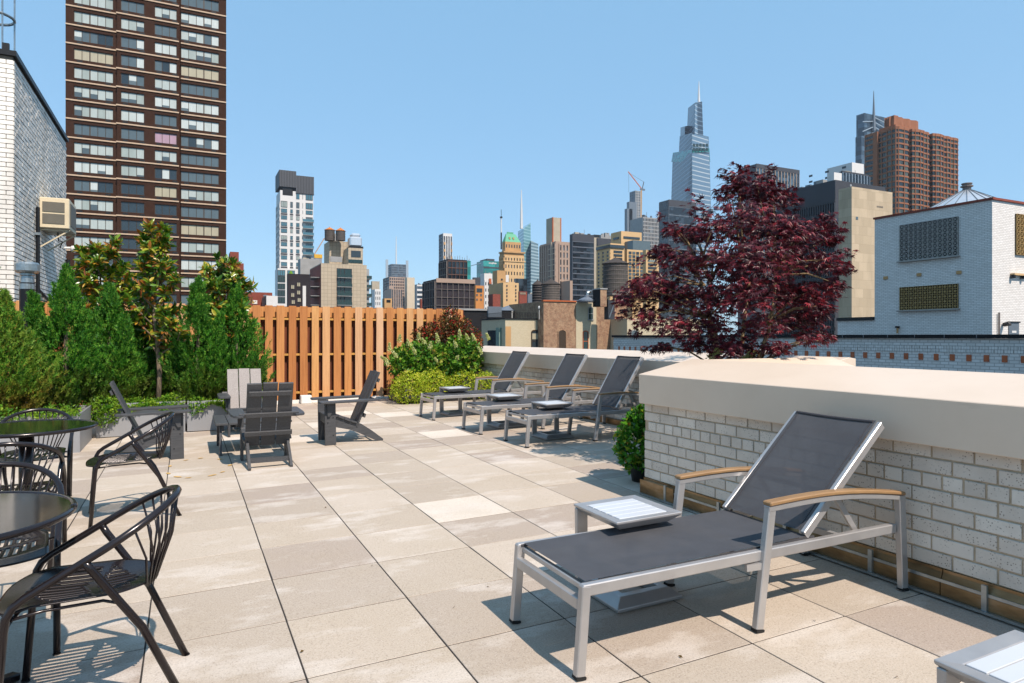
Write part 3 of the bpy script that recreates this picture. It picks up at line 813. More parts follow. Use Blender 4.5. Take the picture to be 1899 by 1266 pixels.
def branchy(m, p, d, L, r, depth, tips, spread=.6, up=.25, kids=(2, 3), nodes=None):
    q = p; pts = [p]; rr = [r]
    for k in range(3):
        d = (d+rvec()*.16+Vector((0, 0, up*.2))).normalized(); q = q+d*L/3; pts.append(q); rr.append(r*(1-.13*(k+1)))
    m.tube(pts, rr, 6)
    if nodes is not None: nodes += pts[1:]
    if depth == 0: tips.append((q, d)); return
    for k in range(random.randint(*kids)):
        a = rvec(); a = (a-d*a.dot(d)).normalized()
        branchy(m, q, (d+a*rnd(spread*.6, spread*1.2)+Vector((0, 0, up))).normalized(), L*rnd(.62, .85), r*.58, depth-1, tips, spread, up, kids, nodes)

def magnolia(x, y, z0, h, seed, label, crown_lo=.45, spread=.55, r=.028, whorl=(7, 11)):
    random.seed(seed)
    t = thing('magnolia', label, 'tree', (x, y, z0), group='young magnolias in the planters')
    m = MB(); tips = []; nodes = []
    tr = h*crown_lo
    lead = [Vector((0, 0, -.1)), Vector((.02, .01, tr*.5)), Vector((-.01, 0, tr))]
    for k in range(4): lead.append(lead[-1]+Vector((rnd(-.06, .06), rnd(-.06, .06), (h*.93-tr)/4)))
    m.tube(lead, [r*1.2, r, r*.85, r*.7, r*.55, r*.4, r*.25], 8)
    for k in range(30):
        f = (k+rnd(0, 1))/30; zz = tr*.75+(h*.93-tr*.75)*f; a = k*2.4+rnd(-.4, .4)
        q = min(range(len(lead)), key=lambda i: abs(lead[i].z-zz)); b0 = Vector((lead[q].x, lead[q].y, zz))
        branchy(m, b0, Vector((math.cos(a)*.75, math.sin(a)*.75, rnd(.35, .9))).normalized(), (spread*.62)*(1.05-.62*f)*rnd(.75, 1.2), r*.42, 1, tips, .5, .3, (2, 3), nodes)
    tips.append((lead[-1], Vector((0, 0, 1))))
    m.build('trunk', M['bark'], t, smooth=True)
    lf = MB()
    for (p, d) in tips:
        for k in range(random.randint(*whorl)):
            a = rvec(); a = (a-d*a.dot(d)).normalized()
            dd = (d*rnd(.15, .95)+a*rnd(.5, 1.1)).normalized()
            leaf_oval(lf, p+d*rnd(-.1, .02), dd, (d+rvec()*.4).normalized(), rnd(.10, .165), rnd(.04, .055), rnd(0, .25))
    for p in nodes:
        if p.z < tr*.7: continue
        for k in range(random.randint(4, 6)):
            dd = (rvec()+Vector((0, 0, .3))).normalized()
            leaf_oval(lf, p+rvec()*.02, dd, rvec(), rnd(.09, .15), rnd(.036, .05), rnd(.05, .3))
    lf.build('crown', M['leaf_magnolia'], t, fix=False)
    return t

def leaf_mass(m, c, rad, n, L, W, up=.35, shell=.55, palm=False):
    for k in range(n):
        d = rvec(); f = rnd(shell, 1)**.6
        bump = 1+.16*math.sin(d.x*9+c[0]*7)*math.sin(d.y*8+c[1]*5)*math.sin(d.z*7+1)
        p = Vector((c[0]+d.x*rad[0]*f*bump, c[1]+d.y*rad[1]*f*bump, c[2]+d.z*rad[2]*f*bump))
        if p.z < c[2]-rad[2]*.8 and rnd(0, 1) < .5: continue
        dd = (d*.6+rvec()*.8+Vector((0, 0, up))).normalized()
        (leaf_palm(m, p, dd, (d+rvec()*.5), L*rnd(.7, 1.2)) if palm else leaf_diamond(m, p, dd, (d+rvec()*.6), L*rnd(.6, 1.25), W*rnd(.7, 1.2)))

# ---- the grey planters along the left
def planter(x0, x1, y0, y1, h, label):
    zc = fz((x0+x1)/2, (y0+y1)/2)
    t = thing('planter_box', label, 'planter', ((x0+x1)/2, (y0+y1)/2, zc), group='grey metal planter boxes')
    a, b = (x1-x0)/2, (y1-y0)/2; m = MB(); th = .022
    m.box(-a, -b, 0, a, -b+th, h); m.box(-a, b-th, 0, a, b, h); m.box(-a, -b+th, 0, -a+th, b-th, h); m.box(a-th, -b+th, 0, a, b-th, h)
    m.build('box', M['zinc'], t, bevel=.003)
    MB().box(-a+th, -b+th, h-.1, a-th, b-th, h-.06).build('soil', M['soil'], t)
    return t
planter(-1.10, -.012, 10.65, 11.7, .455, 'grey metal planter box behind the left garden chair')
planter(.012, 1.22, 10.62, 11.7, .43, 'grey metal planter box behind the facing garden chair')
planter(-2.42, -1.15, 9.5, 10.62, .475, 'nearer grey metal planter box beside the far cafe table')
planter(-3.75, -2.46, 9.5, 10.62, .475, 'grey metal planter box cut by the left picture edge')
juniper(-1.98, 9.95, .42, 1.58, .60, 11, 'broad juniper with browning skirt at the left picture edge', 'leaf_juniper_brown', 25000, 3)
juniper(-1.44, 10.6, .42, 2.0, .60, 12, 'tall juniper right of the black vent pipe', 'leaf_juniper', 27000, 3, (.0, 0))
juniper(-.98, 10.98, .40, 1.86, .58, 13, 'juniper at the left end of the long planter, under the leaning armchair back', 'leaf_juniper', 22000, 4)
juniper(-.66, 11.45, .40, 1.5, .5, 14, 'darker juniper tucked behind, left of the bare magnolia stem', 'leaf_juniper', 13000, 2)
juniper(.16, 11.05, .38, 2.02, .50, 15, 'slim pointed juniper just right of the bare magnolia stem', 'leaf_juniper', 20000, 3)
juniper(.70, 11.22, .38, 1.98, .62, 16, 'rightmost juniper, in front of the cedar fence', 'leaf_juniper', 26000, 4)
juniper(-2.75, 9.9, .42, 1.2, .42, 17, 'juniper mostly outside the left picture edge', 'leaf_juniper_brown', 9000, 2)
juniper(-.12, 11.5, .38, 1.25, .42, 18, 'short dark juniper right behind the bare magnolia stem', 'leaf_juniper', 9000, 2)
magnolia(-.37, 11.0, .38, 2.65, 21, 'magnolia with a bare stem rising in the middle of the planter', .36, .50, .034)
magnolia(-1.08, 11.45, .38, 2.35, 22, 'bushy magnolia standing before the brick bulkhead corner', .34, .66)
magnolia(.50, 11.5, .38, 2.15, 25, 'magnolia leaning over the right end of the planter', .42, .66)
magnolia(-2.5, 10.5, .42, 2.1, 24, 'magnolia branch tips at the left picture edge', .5, .5)
def cover(x0, x1, y0, y1, z, label, n=1500, hang=.2, hseed=31):
    random.seed(hseed)
    m = MB()
    for k in range(n):
        x = rnd(x0, x1); f = rnd(0, 1)
        lob = .5+.5*math.sin(x*9+hseed)*math.sin(x*4.3)
        if f < .62:
            p = Vector((x, y0+rnd(-.03, 1)**2*(y1-y0)*.8, z+rnd(0, .10)*(.6+lob)))
        else:
            p = Vector((x, y0-rnd(.01, .09), z-rnd(0, hang)*lob+.03))
        leaf_diamond(m, p, (rvec()+Vector((0, -.5, .35))).normalized(), (rvec()+Vector((0, -.5, .6))), rnd(.025, .05), rnd(.018, .032))
    o = m.build('ground_cover', M['leaf_cover'], None, fix=False)
    return tag(o, label, 'ground cover', kind='stuff')
cover(-1.08, -.03, 10.66, 11.3, .44, 'small-leaved creeper spilling over the planter behind the left garden chair', 2600, .22, 31)
cover(.03, 1.2, 10.63, 11.3, .42, 'small-leaved creeper spilling over the planter by the facing garden chair', 2200, .26, 33)
cover(-2.4, -1.17, 9.52, 10.3, .46, 'small-leaved creeper over the nearer planter', 1500, .08, 35)
random.seed(36); m = MB(); leaf_mass(m, (-1.02, 10.62, .40), (.2, .14, .22), 900, .045, .03)
tag(m.build('creeper_clump', M['leaf_cover'], None, fix=False), 'clump of creeper hanging from the planter corner beside the far table', 'plant')
# grey covered things half hidden behind the magnolia stem
tag(MB().prism([(-.16, .45), (.2, .45), (.17, .60), (.05, .66), (-.10, .62)], 11.28, 11.55, 'y').build('cover_hood', M['cover_grey'], None, bevel=.02), 'grey hooded fixture half hidden behind the magnolia stem', 'fixture')

# ---- corner bed by the fence: golden spirea below, flowering hydrangea, dark red ninebark behind
bx_ = thing('planter_box', 'low black planter box under the golden shrubs', 'planter', (4.55, 12.95, fz(4.55, 12.95)))
MB().box(-.82, -.5, 0, .9, .5, .14).build('box', M['pot_black'], bx_, bevel=.02)
MB().box(-.78, -.46, .08, .86, .46, .142).build('soil', M['soil'], bx_)
def bush(name, label, clumps, mat, n, L, W, seed, flowers=None, stems=True, **k):
    random.seed(seed)
    bx, by = clumps[0][0][0], clumps[0][0][1]
    z0 = fz(bx, by)+.12
    t = thing(name, label, 'shrub', (bx, by, z0))
    m = MB(); tot = sum(c[1][0]*c[1][2] for c in clumps)
    st = MB()
    for (c, rad) in clumps:
        c2 = (c[0]-bx, c[1]-by, c[2]-z0)
        leaf_mass(m, c2, rad, int(n*rad[0]*rad[2]/tot), L, W, **k)
        for q in range(5):
            st.tube([(c2[0]*.4+rnd(-.04, .04), c2[1]*.4+rnd(-.04, .04), 0), (c2[0]*.8, c2[1]*.8, c2[2]*.6), (c2[0]+rad[0]*rnd(-.6, .6), c2[1]+rad[1]*rnd(-.6, .6), c2[2]+rad[2]*rnd(.0, .7))], [.009, .007, .003], 5)
    m.build('foliage', M[mat], t, fix=False)
    st.build('stems', M['bark'], t)
    for (fx, fy, fz_, L_, dx, dz) in (flowers or []):
        f = MB(); p0 = Vector((fx-bx, fy-by, fz_-z0)); d = Vector((dx, -.25, dz)).normalized()
        for q in range(150):
            a = rnd(0, 1); rr_ = .03*(1-a)**.8+.005
            p = p0+d*L_*a+rvec()*rr_
            leaf_diamond(f, p, rvec(), rvec(), .026, .022)
        f.build('flower_panicle', M['petal'], t, fix=False)
    return t
bush('spirea', 'clipped golden shrub at the left end of the corner bed', [((3.96, 12.56, .38), (.42, .34, .34)), ((4.38, 12.62, .42), (.38, .34, .34))], 'leaf_spirea', 5600, .038, .03, 41)
bush('spirea', 'golden shrub behind the farthest lounger, against the far parapet', [((5.05, 12.6, .42), (.36, .3, .3)), ((5.4, 12.3, .42), (.24, .3, .3))], 'leaf_spirea', 2800, .038, .03, 42)
fl = []
random.seed(5)
for (u_, v_) in ((722, 650), (735, 660), (740, 632), (758, 640), (770, 655), (776, 628), (788, 636), (797, 645), (812, 632), (852, 625), (868, 628), (846, 642), (880, 630), (906, 628), (846, 668), (893, 655), (716, 668), (720, 676), (812, 675)):
    p = at(u_, v_, 0) + ray(u_, v_)*(12.55+rnd(-.1, .15))/ray(u_, v_).y
    fl.append((p.x, p.y, p.z, rnd(.11, .17), rnd(-.6, .1), rnd(.4, .9)))
bush('hydrangea', 'oakleaf hydrangea with upright cream flower panicles in the corner bed', [((4.3, 13.0, .95), (.62, .38, .36)), ((3.95, 12.9, .85), (.36, .3, .3)), ((5.15, 12.95, .95), (.46, .36, .44)), ((4.8, 12.95, .85), (.5, .36, .34))], 'leaf_hydrangea', 3400, .10, .075, 43, flowers=fl)
bush('ninebark', 'dark red-leaved shrub towering behind the hydrangea against the fence', [((4.95, 13.35, 1.45), (.52, .28, .36)), ((5.25, 13.3, 1.5), (.32, .25, .34)), ((4.55, 13.4, 1.42), (.34, .2, .2)), ((5.05, 13.35, 1.78), (.22, .16, .26)), ((5.5, 13.2, 1.25), (.24, .2, .36))], 'leaf_ninebark', 3600, .062, .04, 44, shell=.25)
# potted shrub at the end of the near parapet
pt_ = thing('potted_shrub', 'round glossy shrub in a black pot at the end of the near parapet', 'potted plant', (3.80, 5.02, fz(3.8, 5.0)))
MB().lathe([(.10, 0), (.12, .12), (.13, .125), (.13, .145), (.11, .145), (.1, .12)], 20).build('pot', M['pot_black'], pt_, smooth=True)
random.seed(46); m = MB()
leaf_mass(m, (-.02, 0, .34), (.22, .2, .27), 1100, .07, .042, shell=.4); leaf_mass(m, (.02, 0, .58), (.12, .12, .1), 220, .07, .042, shell=.3)
m.build('foliage', M['leaf_camellia'], pt_, fix=False)
st = MB()
for q in range(5): st.tube([(rnd(-.03, .03), rnd(-.03, .03), .15), (rnd(-.1, .1), rnd(-.1, .1), .5)], .006, 5)
st.build('stems', M['bark'], pt_)

# ---- the red japanese maple in the corner behind the return wall
MAP = Vector((5.12, 5.22, 0)); DM = MAP.x*SN+MAP.y*CS
mp = thing('red_maple', 'red-leaved japanese maple rising above the parapet corner', 'tree', (MAP.x, MAP.y, .1))
random.seed(51)
tk = MB(); clusters = []
spec = ((1400, 345, 42), (1372, 330, 22), (1352, 350, 26), (1430, 365, 40), (1385, 400, 62), (1330, 415, 45), (1290, 432, 36), (1440, 420, 55), (1490, 430, 40), (1525, 415, 26), (1545, 440, 20), (1250, 425, 26), (1225, 465, 26),
        (1270, 480, 50), (1335, 480, 62), (1405, 475, 70), (1470, 475, 55), (1525, 480, 38), (1558, 495, 20), (1212, 520, 38), (1180, 535, 28), (1160, 552, 20), (1240, 545, 52), (1310, 545, 66), (1385, 540, 70), (1455, 545, 58), (1510, 535, 45), (1545, 520, 22),
        (1200, 585, 32), (1255, 600, 40), (1320, 605, 48), (1480, 590, 40), (1515, 570, 28), (1500, 622, 24), (1528, 625, 16), (1440, 640, 26), (1385, 640, 34), (1290, 640, 26), (1230, 640, 16), (1345, 640, 30), (1415, 600, 40))
for (u_, v_, rp) in spec:
    rr_ = rp*DM/F_PX*.94
    for lay in range(2):
        D_ = DM+rnd(-1, 1)*(.95-.5*abs(u_-1385)/230)*(.85 if v_ > 380 else .35)
        p = at(u_+rnd(-5, 5), v_+rnd(-5, 5), 1.0); p = Vector((0, 0, H))+ray(u_+rnd(-6, 6), v_+rnd(-5, 5))*D_
        clusters.append((p-MAP-Vector((0, 0, .1)), rr_))
# stems
forks = []
for (dx, dy, zz) in ((.08, .0, .95), (-.12, .1, .9), (.2, -.1, 1.0), (-.28, -.05, 1.05), (.05, .25, .95)):
    tk.tube([(0, 0, -.1), (dx*.25, dy*.25, .45), (dx, dy, zz), (dx*1.5+rnd(-.08, .08), dy*1.5, zz+.45), (dx*1.9+rnd(-.1, .1), dy*1.8, zz+.95)], [.045, .036, .027, .02, .012], 7)
    forks += [Vector((dx, dy, zz)), Vector((dx*1.5, dy*1.5, zz+.45)), Vector((dx*1.9, dy*1.8, zz+.95))]
for (c, rr_) in clusters:
    f = min(forks, key=lambda q: (q-c).length+max(0, q.z-c.z)*1.5)
    mid = f.lerp(c, .55)+Vector((0, 0, .06))
    tk.tube([f, mid, c], [.012, .008, .003], 5)
tk.build('trunk', M['bark_maple'], mp, smooth=True)
lf = MB()
for (c, rr_) in clusters:
    nl = int(2050*rr_*rr_)+22
    out = Vector((c.x, c.y, 0)); out = out.normalized() if out.length > .05 else Vector((0, -1, 0))
    for k in range(nl):
        d = rvec(); f = rnd(0, 1)**.45
        p = c+Vector((d.x*rr_*f*1.12, d.y*rr_*f*1.12, d.z*rr_*f*.62-.12*rr_*f))
        dd = (Vector((d.x, d.y, 0))*.7+out*.35+rvec()*.5+Vector((0, 0, -.45))).normalized()
        leaf_palm(lf, p, dd, Vector((rnd(-.4, .4), rnd(-.4, .4), 1)), rnd(.042, .074))
for (u_, v_, du, dv) in ((1352, 325, -18, -8), (1345, 372, -30, 4), (1240, 412, -16, -18), (1205, 475, -34, 10), (1170, 540, -30, 2), (1165, 575, -26, 14), (1185, 610, -22, 16), (1215, 645, -24, 4), (1530, 402, 22, -6), (1550, 430, 26, -14), (1560, 470, 28, -8), (1565, 500, 22, 2), (1530, 545, 34, -2), (1520, 605, 30, 18), (1500, 585, 44, -2), (1425, 318, 6, -14), (1470, 385, 18, -20), (1290, 395, -20, -16), (1180, 555, -40, -8), (1300, 380, -24, -26), (1378, 312, -24, -4), (1450, 350, 26, 6)):
    a = Vector((0, 0, H))+ray(u_-du, v_-dv)*DM-MAP-Vector((0, 0, .1)); e = Vector((0, 0, H))+ray(u_+du*.8, v_+dv*.8)*(DM+rnd(-.3, .3))-MAP-Vector((0, 0, .1))
    for k in range(34):
        f = rnd(.1, 1); p = a.lerp(e, f)+rvec()*.05
        leaf_palm(lf, p, ((e-a).normalized()*.6+rvec()*.6+Vector((0, 0, -.5))).normalized(), Vector((rnd(-.4, .4), rnd(-.4, .4), 1)), rnd(.045, .07))
lf.build('crown', M['leaf_maple'], mp, fix=False)
pb = thing('planter_box', 'planter box at the foot of the red maple, behind the cross wall', 'planter', (5.1, 5.2, .09))
MB().box(-.5, -.44, 0, .48, .44, .4).build('box', M['zinc'], pb, bevel=.01)
MB().box(-.46, -.4, .35, .44, .4, .41).build('soil', M['soil'], pb)
f2 = []
for (u_, v_) in ((1322, 656), (1318, 650), (1375, 660), (1385, 658)):
    p = Vector((0, 0, H))+ray(u_, v_)*(4.95/ray(u_, v_).y)
    f2.append((p.x, p.y, p.z-.07, .13, .15, .35))
bush('hydrangea', 'low hydrangea with yellow-green panicles under the maple, just above the coping', [((4.75, 4.98, .95), (.28, .12, .20)), ((4.35, 5.02, .95), (.2, .14, .12)), ((5.05, 5.0, .92), (.2, .12, .2))], 'leaf_hydrangea', 650, .08, .06, 47, flowers=f2)
HAZE = 0.00009
# ================================================================ THE CITY
tag(MB().box(-450, -150, -46.5, 1290, 1950, -46).build('ground', plain('asphalt', '3a3a3c', .9)), kind='structure')
def glass(name, dark, light, cell=(3., 3., 3.), rough=.12, thr=(.45, .8), metal=0.0):
    n = N(name); p = n.world()
    d = n.new('VectorMath'); d.operation = 'DIVIDE'; n.link(p, d.inputs[0]); d.inputs[1].default_value = cell
    f = n.new('VectorMath'); f.operation = 'FLOOR'; n.link(d.outputs[0], f.inputs[0])
    wn_ = n.new('TexWhiteNoise'); wn_.noise_dimensions = '3D'; n.link(f.outputs[0], wn_.inputs['Vector'])
    n.set(col=n.ramp(wn_.outputs['Value'], [(thr[0], dark), (thr[1], light)]), rough=rough, spec=.7, metal=metal)
    M[name] = n.m; return n.m
def brickwork(name, a, b, mortar, scale=1.0, bw=.22, rh=.075, soot=None, amt=.4):
    n = N(name); g = n.new('NewGeometry'); sp = n.new('SeparateXYZ'); n.link(g.outputs['Position'], sp.inputs[0])
    cb = n.new('CombineXYZ'); n.link(n.math('ADD', sp.outputs[0], sp.outputs[1]), cb.inputs[0]); n.link(sp.outputs[2], cb.inputs[1])
    bt = n.new('TexBrick'); n.link(cb.outputs[0], bt.inputs['Vector']); bt.inputs['Scale'].default_value = scale
    bt.inputs['Color1'].default_value = (*lin(a), 1); bt.inputs['Color2'].default_value = (*lin(b), 1); bt.inputs['Mortar'].default_value = (*lin(mortar), 1)
    bt.inputs['Brick Width'].default_value = bw; bt.inputs['Row Height'].default_value = rh; bt.inputs['Mortar Size'].default_value = rh*.12
    c = bt.outputs['Color']
    if soot: c = n.mix(n.val(n.noise(n.world(), 1.6, 10, .8), [(.40, 0), (.66, amt)]), c, soot)
    n.set(col=c, rough=.85); n.bump(bt.outputs['Fac'], -.4, .01); M[name] = n.m; return n.m
glass('glass_far', '1d2730', '4d6474'); glass('glass_dark', '0f141a', '2a343d'); glass('glass_blue', '40606f', '86a9b6', (3, 3, 3.3), .08)
glass('glass_tower', '28343f', '495c6b', (6, 6, 4), .2); glass('glass_teal', '1b6a66', '2b8a84', (8, 8, 4), .15); glass('glass_boa', '6f9aa0', '8fb6bb', (9, 9, 4), .12)
glass('glass_olive', '15150f', '484a3a', (1.7, 1.7, 2.86), .15); glass('glass_tan', '20242b', '57606a', (2, 2, 3), .2)
plain('band_cream', 'b59d84', .8); plain('brown_brick', '38241a', .9, spec=.2, var=.15, nscale=1.5, bump=.2, bscale=8)
plain('bronze_frame', '3a2c1c', .5); plain('facade_white', 'c9c7c3', .7, var=.06); plain('facade_charcoal', '2d2f34', .6, var=.1)
plain('limestone', 'a29885', .85, var=.12, nscale=.4); plain('conc_grey', '8f8f8d', .8, var=.12, nscale=.5); plain('red_brick', '7b3b2c', .85, var=.2, nscale=2)
plain('tan_stone', 'b08a5c', .85, var=.15, nscale=.2); plain('tan_pale', 'c2a174', .85, var=.1, nscale=.2); plain('pink_stone', '9c8676', .8, var=.1, nscale=.1)
plain('netting', '241d22', .9, var=.3, nscale=.25); plain('steel_pole', '6b625c', .6); plain('copper_green', '549c7a', .7, var=.1)
plain('orange_stone', 'b5783f', .85, var=.12, nscale=.3); plain('steel_grey', '626b73', .5, .2, var=.1); plain('dark_stone', '33353b', .7, var=.15, nscale=.2)
plain('mullion', '9aa6ae', .5, .3); plain('cream_stone', 'bfb199', .85, var=.06, nscale=.3); plain('crane_orange', 'b5613a', .6); plain('wood_tank', '4b4743', .9, var=.25, nscale=3)
plain('tank_roof', '3a3430', .9); plain('roof_tar', '141417', .95, var=.2); plain('rust_orange', 'a8552a', .8); plain('zinc_dome', '6e7680', .5, .3)
plain('tank_cone', 'b06a2c', .85); plain('white_metal', 'c7ced4', .3, .55, var=.08)
brickwork('brick_old', '7d5039', '5d3b2a', '8f7a64', 1, .22, .085, 'ab8f70', .9); brickwork('brick_cream', 'c0b396', 'b6a98c', 'ab9f86', 1, .22, .085, 'a89c84', .3)
brickwork('brick_glazed', 'dedbd6', 'cfcbc5', 'a19e9a', 1, .30, .10, 'c0bab2', .35); brickwork('brick_glazed2', 'd8d6d2', 'c8c5c0', 'a19e9a', 1, .22, .083, 'b8b3ac', .3)
brickwork('orange_brick', '8a4a34', '7e4230', '6f4434', 1, .6, .25); plain('orange_trim', '8a5739', .85, var=.12, nscale=.4)
# tiled cladding
n = N('cladding'); sp = n.new('SeparateXYZ'); n.link(n.world(), sp.inputs[0]); cb = n.new('CombineXYZ'); n.link(n.math('ADD', sp.outputs[0], sp.outputs[1]), cb.inputs[0]); n.link(sp.outputs[2], cb.inputs[1])
bt = n.new('TexBrick'); n.link(cb.outputs[0], bt.inputs[0]); bt.offset = 0; bt.inputs['Scale'].default_value = 1; bt.inputs['Brick Width'].default_value = 1.1; bt.inputs['Row Height'].default_value = 1.1; bt.inputs['Mortar Size'].default_value = .05
bt.inputs['Color1'].default_value = (*lin('b0a28b'), 1); bt.inputs['Color2'].default_value = (*lin('a89a84'), 1); bt.inputs['Mortar'].default_value = (*lin('8d8170'), 1)
n.set(col=bt.outputs[0], rough=.8); M['cladding'] = n.m
n = N('slab_stone'); sp = n.new('SeparateXYZ'); n.link(n.world(), sp.inputs[0]); cb = n.new('CombineXYZ'); n.link(n.math('ADD', sp.outputs[0], sp.outputs[1]), cb.inputs[0]); n.link(sp.outputs[2], cb.inputs[1])
bt = n.new('TexBrick'); n.link(cb.outputs[0], bt.inputs[0]); bt.inputs['Scale'].default_value = 1; bt.inputs['Brick Width'].default_value = 2.6; bt.inputs['Row Height'].default_value = 1.9; bt.inputs['Mortar Size'].default_value = .025
bt.inputs['Color1'].default_value = (*lin('b8a68b'), 1); bt.inputs['Color2'].default_value = (*lin('a8977d'), 1); bt.inputs['Mortar'].default_value = (*lin('97876f'), 1)
n.set(col=n.mix(n.val(n.noise(n.world((.3,.3,.08)), 2, 5), [(.45, 0), (.7, .4)]), bt.outputs[0], '94856d'), rough=.85); M['slab_stone'] = n.m

GZ = -46
plain('scaffold_brown', '5f4236', .8); plain('fin_grey', '505358', .6); plain('office_band', '4d525a', .6); plain('shutter_green', '6f8478', .7)
def xof(u, y): r = ray(u, 600); return y*r.x/r.y
def yof(u, x): r = ray(u, 600); return x*r.y/r.x
class B:                                        # a block aligned with the street grid: left flank ul..uc, front uc..ur
    def __init__(s, name, label, ul, uc, ur, vt, D, mat, cat='building', depth=None, parent=None, zb=GZ, part='wall'):
        c = at(uc, vt, D); s.x0, s.y0, s.zt = c.x, c.y, c.z; s.D = D
        s.w = xof(ur, c.y)-c.x
        s.d = depth if depth else (yof(ul, c.x)-c.y if uc-ul > 1 and c.x > 0 else max(8, s.w))
        s.t = parent.t if parent else thing(name, label, cat, (s.x0, s.y0, GZ))
        s.off = Vector((s.x0, s.y0, 0))-s.t.location
        s.mat = mat; s.zb = zb
        s.bx(0, 0, zb, s.w, s.d, s.zt, mat, part)
    def z(s, v, dy=0):                          # height of pixel row v on the front plane
        return H+(V0-v)/F_PX*s.D
    def mb(s, m, name, mat, **k):
        o = m.build(name, M[mat] if isinstance(mat, str) else mat, s.t, **k); o.location = s.off; return o
    def bx(s, x0, y0, z0, x1, y1, z1, mat, name, **k):
        return s.mb(MB().box(x0, y0, z0, x1, y1, z1), name, mat, **k)
    def X(s, u): return xof(u, s.y0)-s.x0       # local x of a pixel column on the front
    def grid(s, face, nc, fh, pw, sh, gl, wall=None, t=.35, z0=None, z1=None, a0=None, a1=None, bands=True):
        z1 = s.zt-.8 if z1 is None else z1; z0 = max(0, z1-60*fh) if z0 is None else z0
        a0 = 0 if a0 is None else a0; a1 = (s.w if face == 'F' else s.d) if a1 is None else a1
        nr = max(1, int(round((z1-z0)/fh))); fh = (z1-z0)/nr; cw = (a1-a0)/nc; pw = min(pw, .6*cw) if nc > 1 else pw; sh = min(sh, .6*fh)
        def b(m, p0, p1, q0, q1, d0, d1):
            if face == 'F': m.box(p0, -d1, q0, p1, -d0, q1)
            else: m.box(-d1, p0, q0, -d0, p1, q1)
        m = MB(); b(m, a0+.1, a1-.1, z0, z1, .02, .06); g = s.mb(m, 'glazing', gl)
        m = MB()
        for k in range(nc+1):
            c = a0+k*cw; lo = max(a0, c-pw/2); hi = min(a1, c+pw/2)
            if hi-lo > .02: b(m, lo, hi, z0, z1, .03, t)
        if sh > 0:
            for k in range(nr+1):
                c = z0+k*fh; b(m, a0, a1, max(z0, c-sh/2), min(z1+.3, c+sh/2), .025, t-.06)
        o = s.mb(m, 'facade_grid', wall or s.mat); o['kind'] = 'stuff'
        g['kind'] = 'stuff'
        return nr
def clutter(b_, seed, n_=4, s_=1.0):
    random.seed(seed)
    for k in range(n_):
        x = b_.w*rnd(.05, .8); y = rnd(.5, max(1.0, min(b_.d*.5, 8))); ww = b_.w*rnd(.05, .22); hh = b_.D*rnd(2, 6)/F_PX*s_
        b_.bx(x, y, b_.zt, min(x+ww, b_.w), y+max(1.0, ww*.6), b_.zt+hh, random.choice(('conc_grey', 'dark_stone', 'limestone', 'steel_grey')), 'roof_plant')
    x = b_.w*rnd(.2, .8); b_.mb(MB().tube([(x, 1, b_.zt), (x, 1, b_.zt+b_.D*10/F_PX*s_)], b_.D*.35/F_PX, 4), 'aerial', 'steel_pole')
# ------------------------------------------------ brown brick tower at the left
YT = 118.; 
bt_ = thing('apartment_tower', 'dark brown brick apartment tower with cream floor bands at the left', 'building', (0, YT, GZ))
ZT0, FP = 47.8, 2.80
edges = [121.5, 136.8, 210, 224.5, 268, 287, 328, 335.5, 406, 419.5]
EX = [xof(u, YT) for u in edges]
zlo, zhi = GZ, 66
def tpart(m, nm, mat, par=None): 
    o = m.build(nm, M[mat], par or bt_); 
    if par is None: o.location = (0, -YT+YT, -GZ) if False else (0, 0, -GZ)
    return o
tpart(MB().box(EX[0], .35, GZ, EX[9], 24, zhi), 'wall_core', 'brown_brick')
# projecting bays (each a little further out, as in the stepped front)
bays = ((0, 3, .0), (3, 5, -.5), (5, 7, -.5), (7, 9, -.1))
groups = ((1, 2, .0, 5, 2), (3, 4, -.5, 3, 0), (5, 6, -.5, 3, 0), (7, 8, -.1, 5, 3))
floors = range(-15, 5)
piers = MB(); sp_ = MB(); bd = MB(); acs = MB()
segs = [(0, 1, 0), (2, 3, 0), (4, 5, -.5), (8, 9, -.1)]
piers.box(EX[0], 0, GZ, EX[1], .36, zhi); piers.box(EX[2], .0, GZ, (EX[2]+EX[3])/2, .36, zhi); piers.box((EX[2]+EX[3])/2, -.5, GZ, EX[3], .36, zhi)
piers.box(EX[4], -.5, GZ, EX[5], .36, zhi); piers.box(EX[6], -.5, GZ, EX[6]+.25, .36, zhi); piers.box(EX[8], -.1, GZ, EX[9], .36, zhi)
wmesh = {}
def mk_win(wd, hg, panes, split):
    fr = MB(); t_ = .07
    fr.box(0, 0, 0, wd, .12, t_); fr.box(0, 0, hg-t_, wd, .12, hg); fr.box(0, 0, t_, t_, .12, hg-t_); fr.box(wd-t_, 0, t_, wd, .12, hg-t_)
    pw_ = wd/panes; px_ = []
    for k in range(panes):
        if k: 
            g_ = .16 if k == split else .05
            fr.box(k*pw_-g_/2, .01, t_, k*pw_+g_/2, .1, hg-t_)
        px_.append((k*pw_+.04, (k+1)*pw_-.04))
    fm = fr.mesh('window', M['bronze_frame'], fix=True)
    pm_ = MB().box(0, 0, 0, pw_-.08, .03, hg-2*t_)
    return fm, pm_, px_, t_
def pane_mat(name, col, rough, spec=.6, metal=0):
    n = N(name); n.set(col=n.ramp(n.noise(n.world((1, 1, .3)), 2, 3), [(.3, tuple(x*.85 for x in lin(col))), (.7, col)]), rough=rough, spec=spec, metal=metal); M[name] = n.m
pane_mat('pane_blind', '98a39d', .3); pane_mat('pane_white', 'b4bcb7', .3); pane_mat('pane_grey', '566469', .12); pane_mat('pane_dark', '2f3a40', .08); pane_mat('pane_tan', 'a79f86', .4); pane_mat('pane_pink', 'a58795', .4); pane_mat('pane_teal', '456f7c', .06, .8); pane_mat('pane_green', '1f3634', .1)
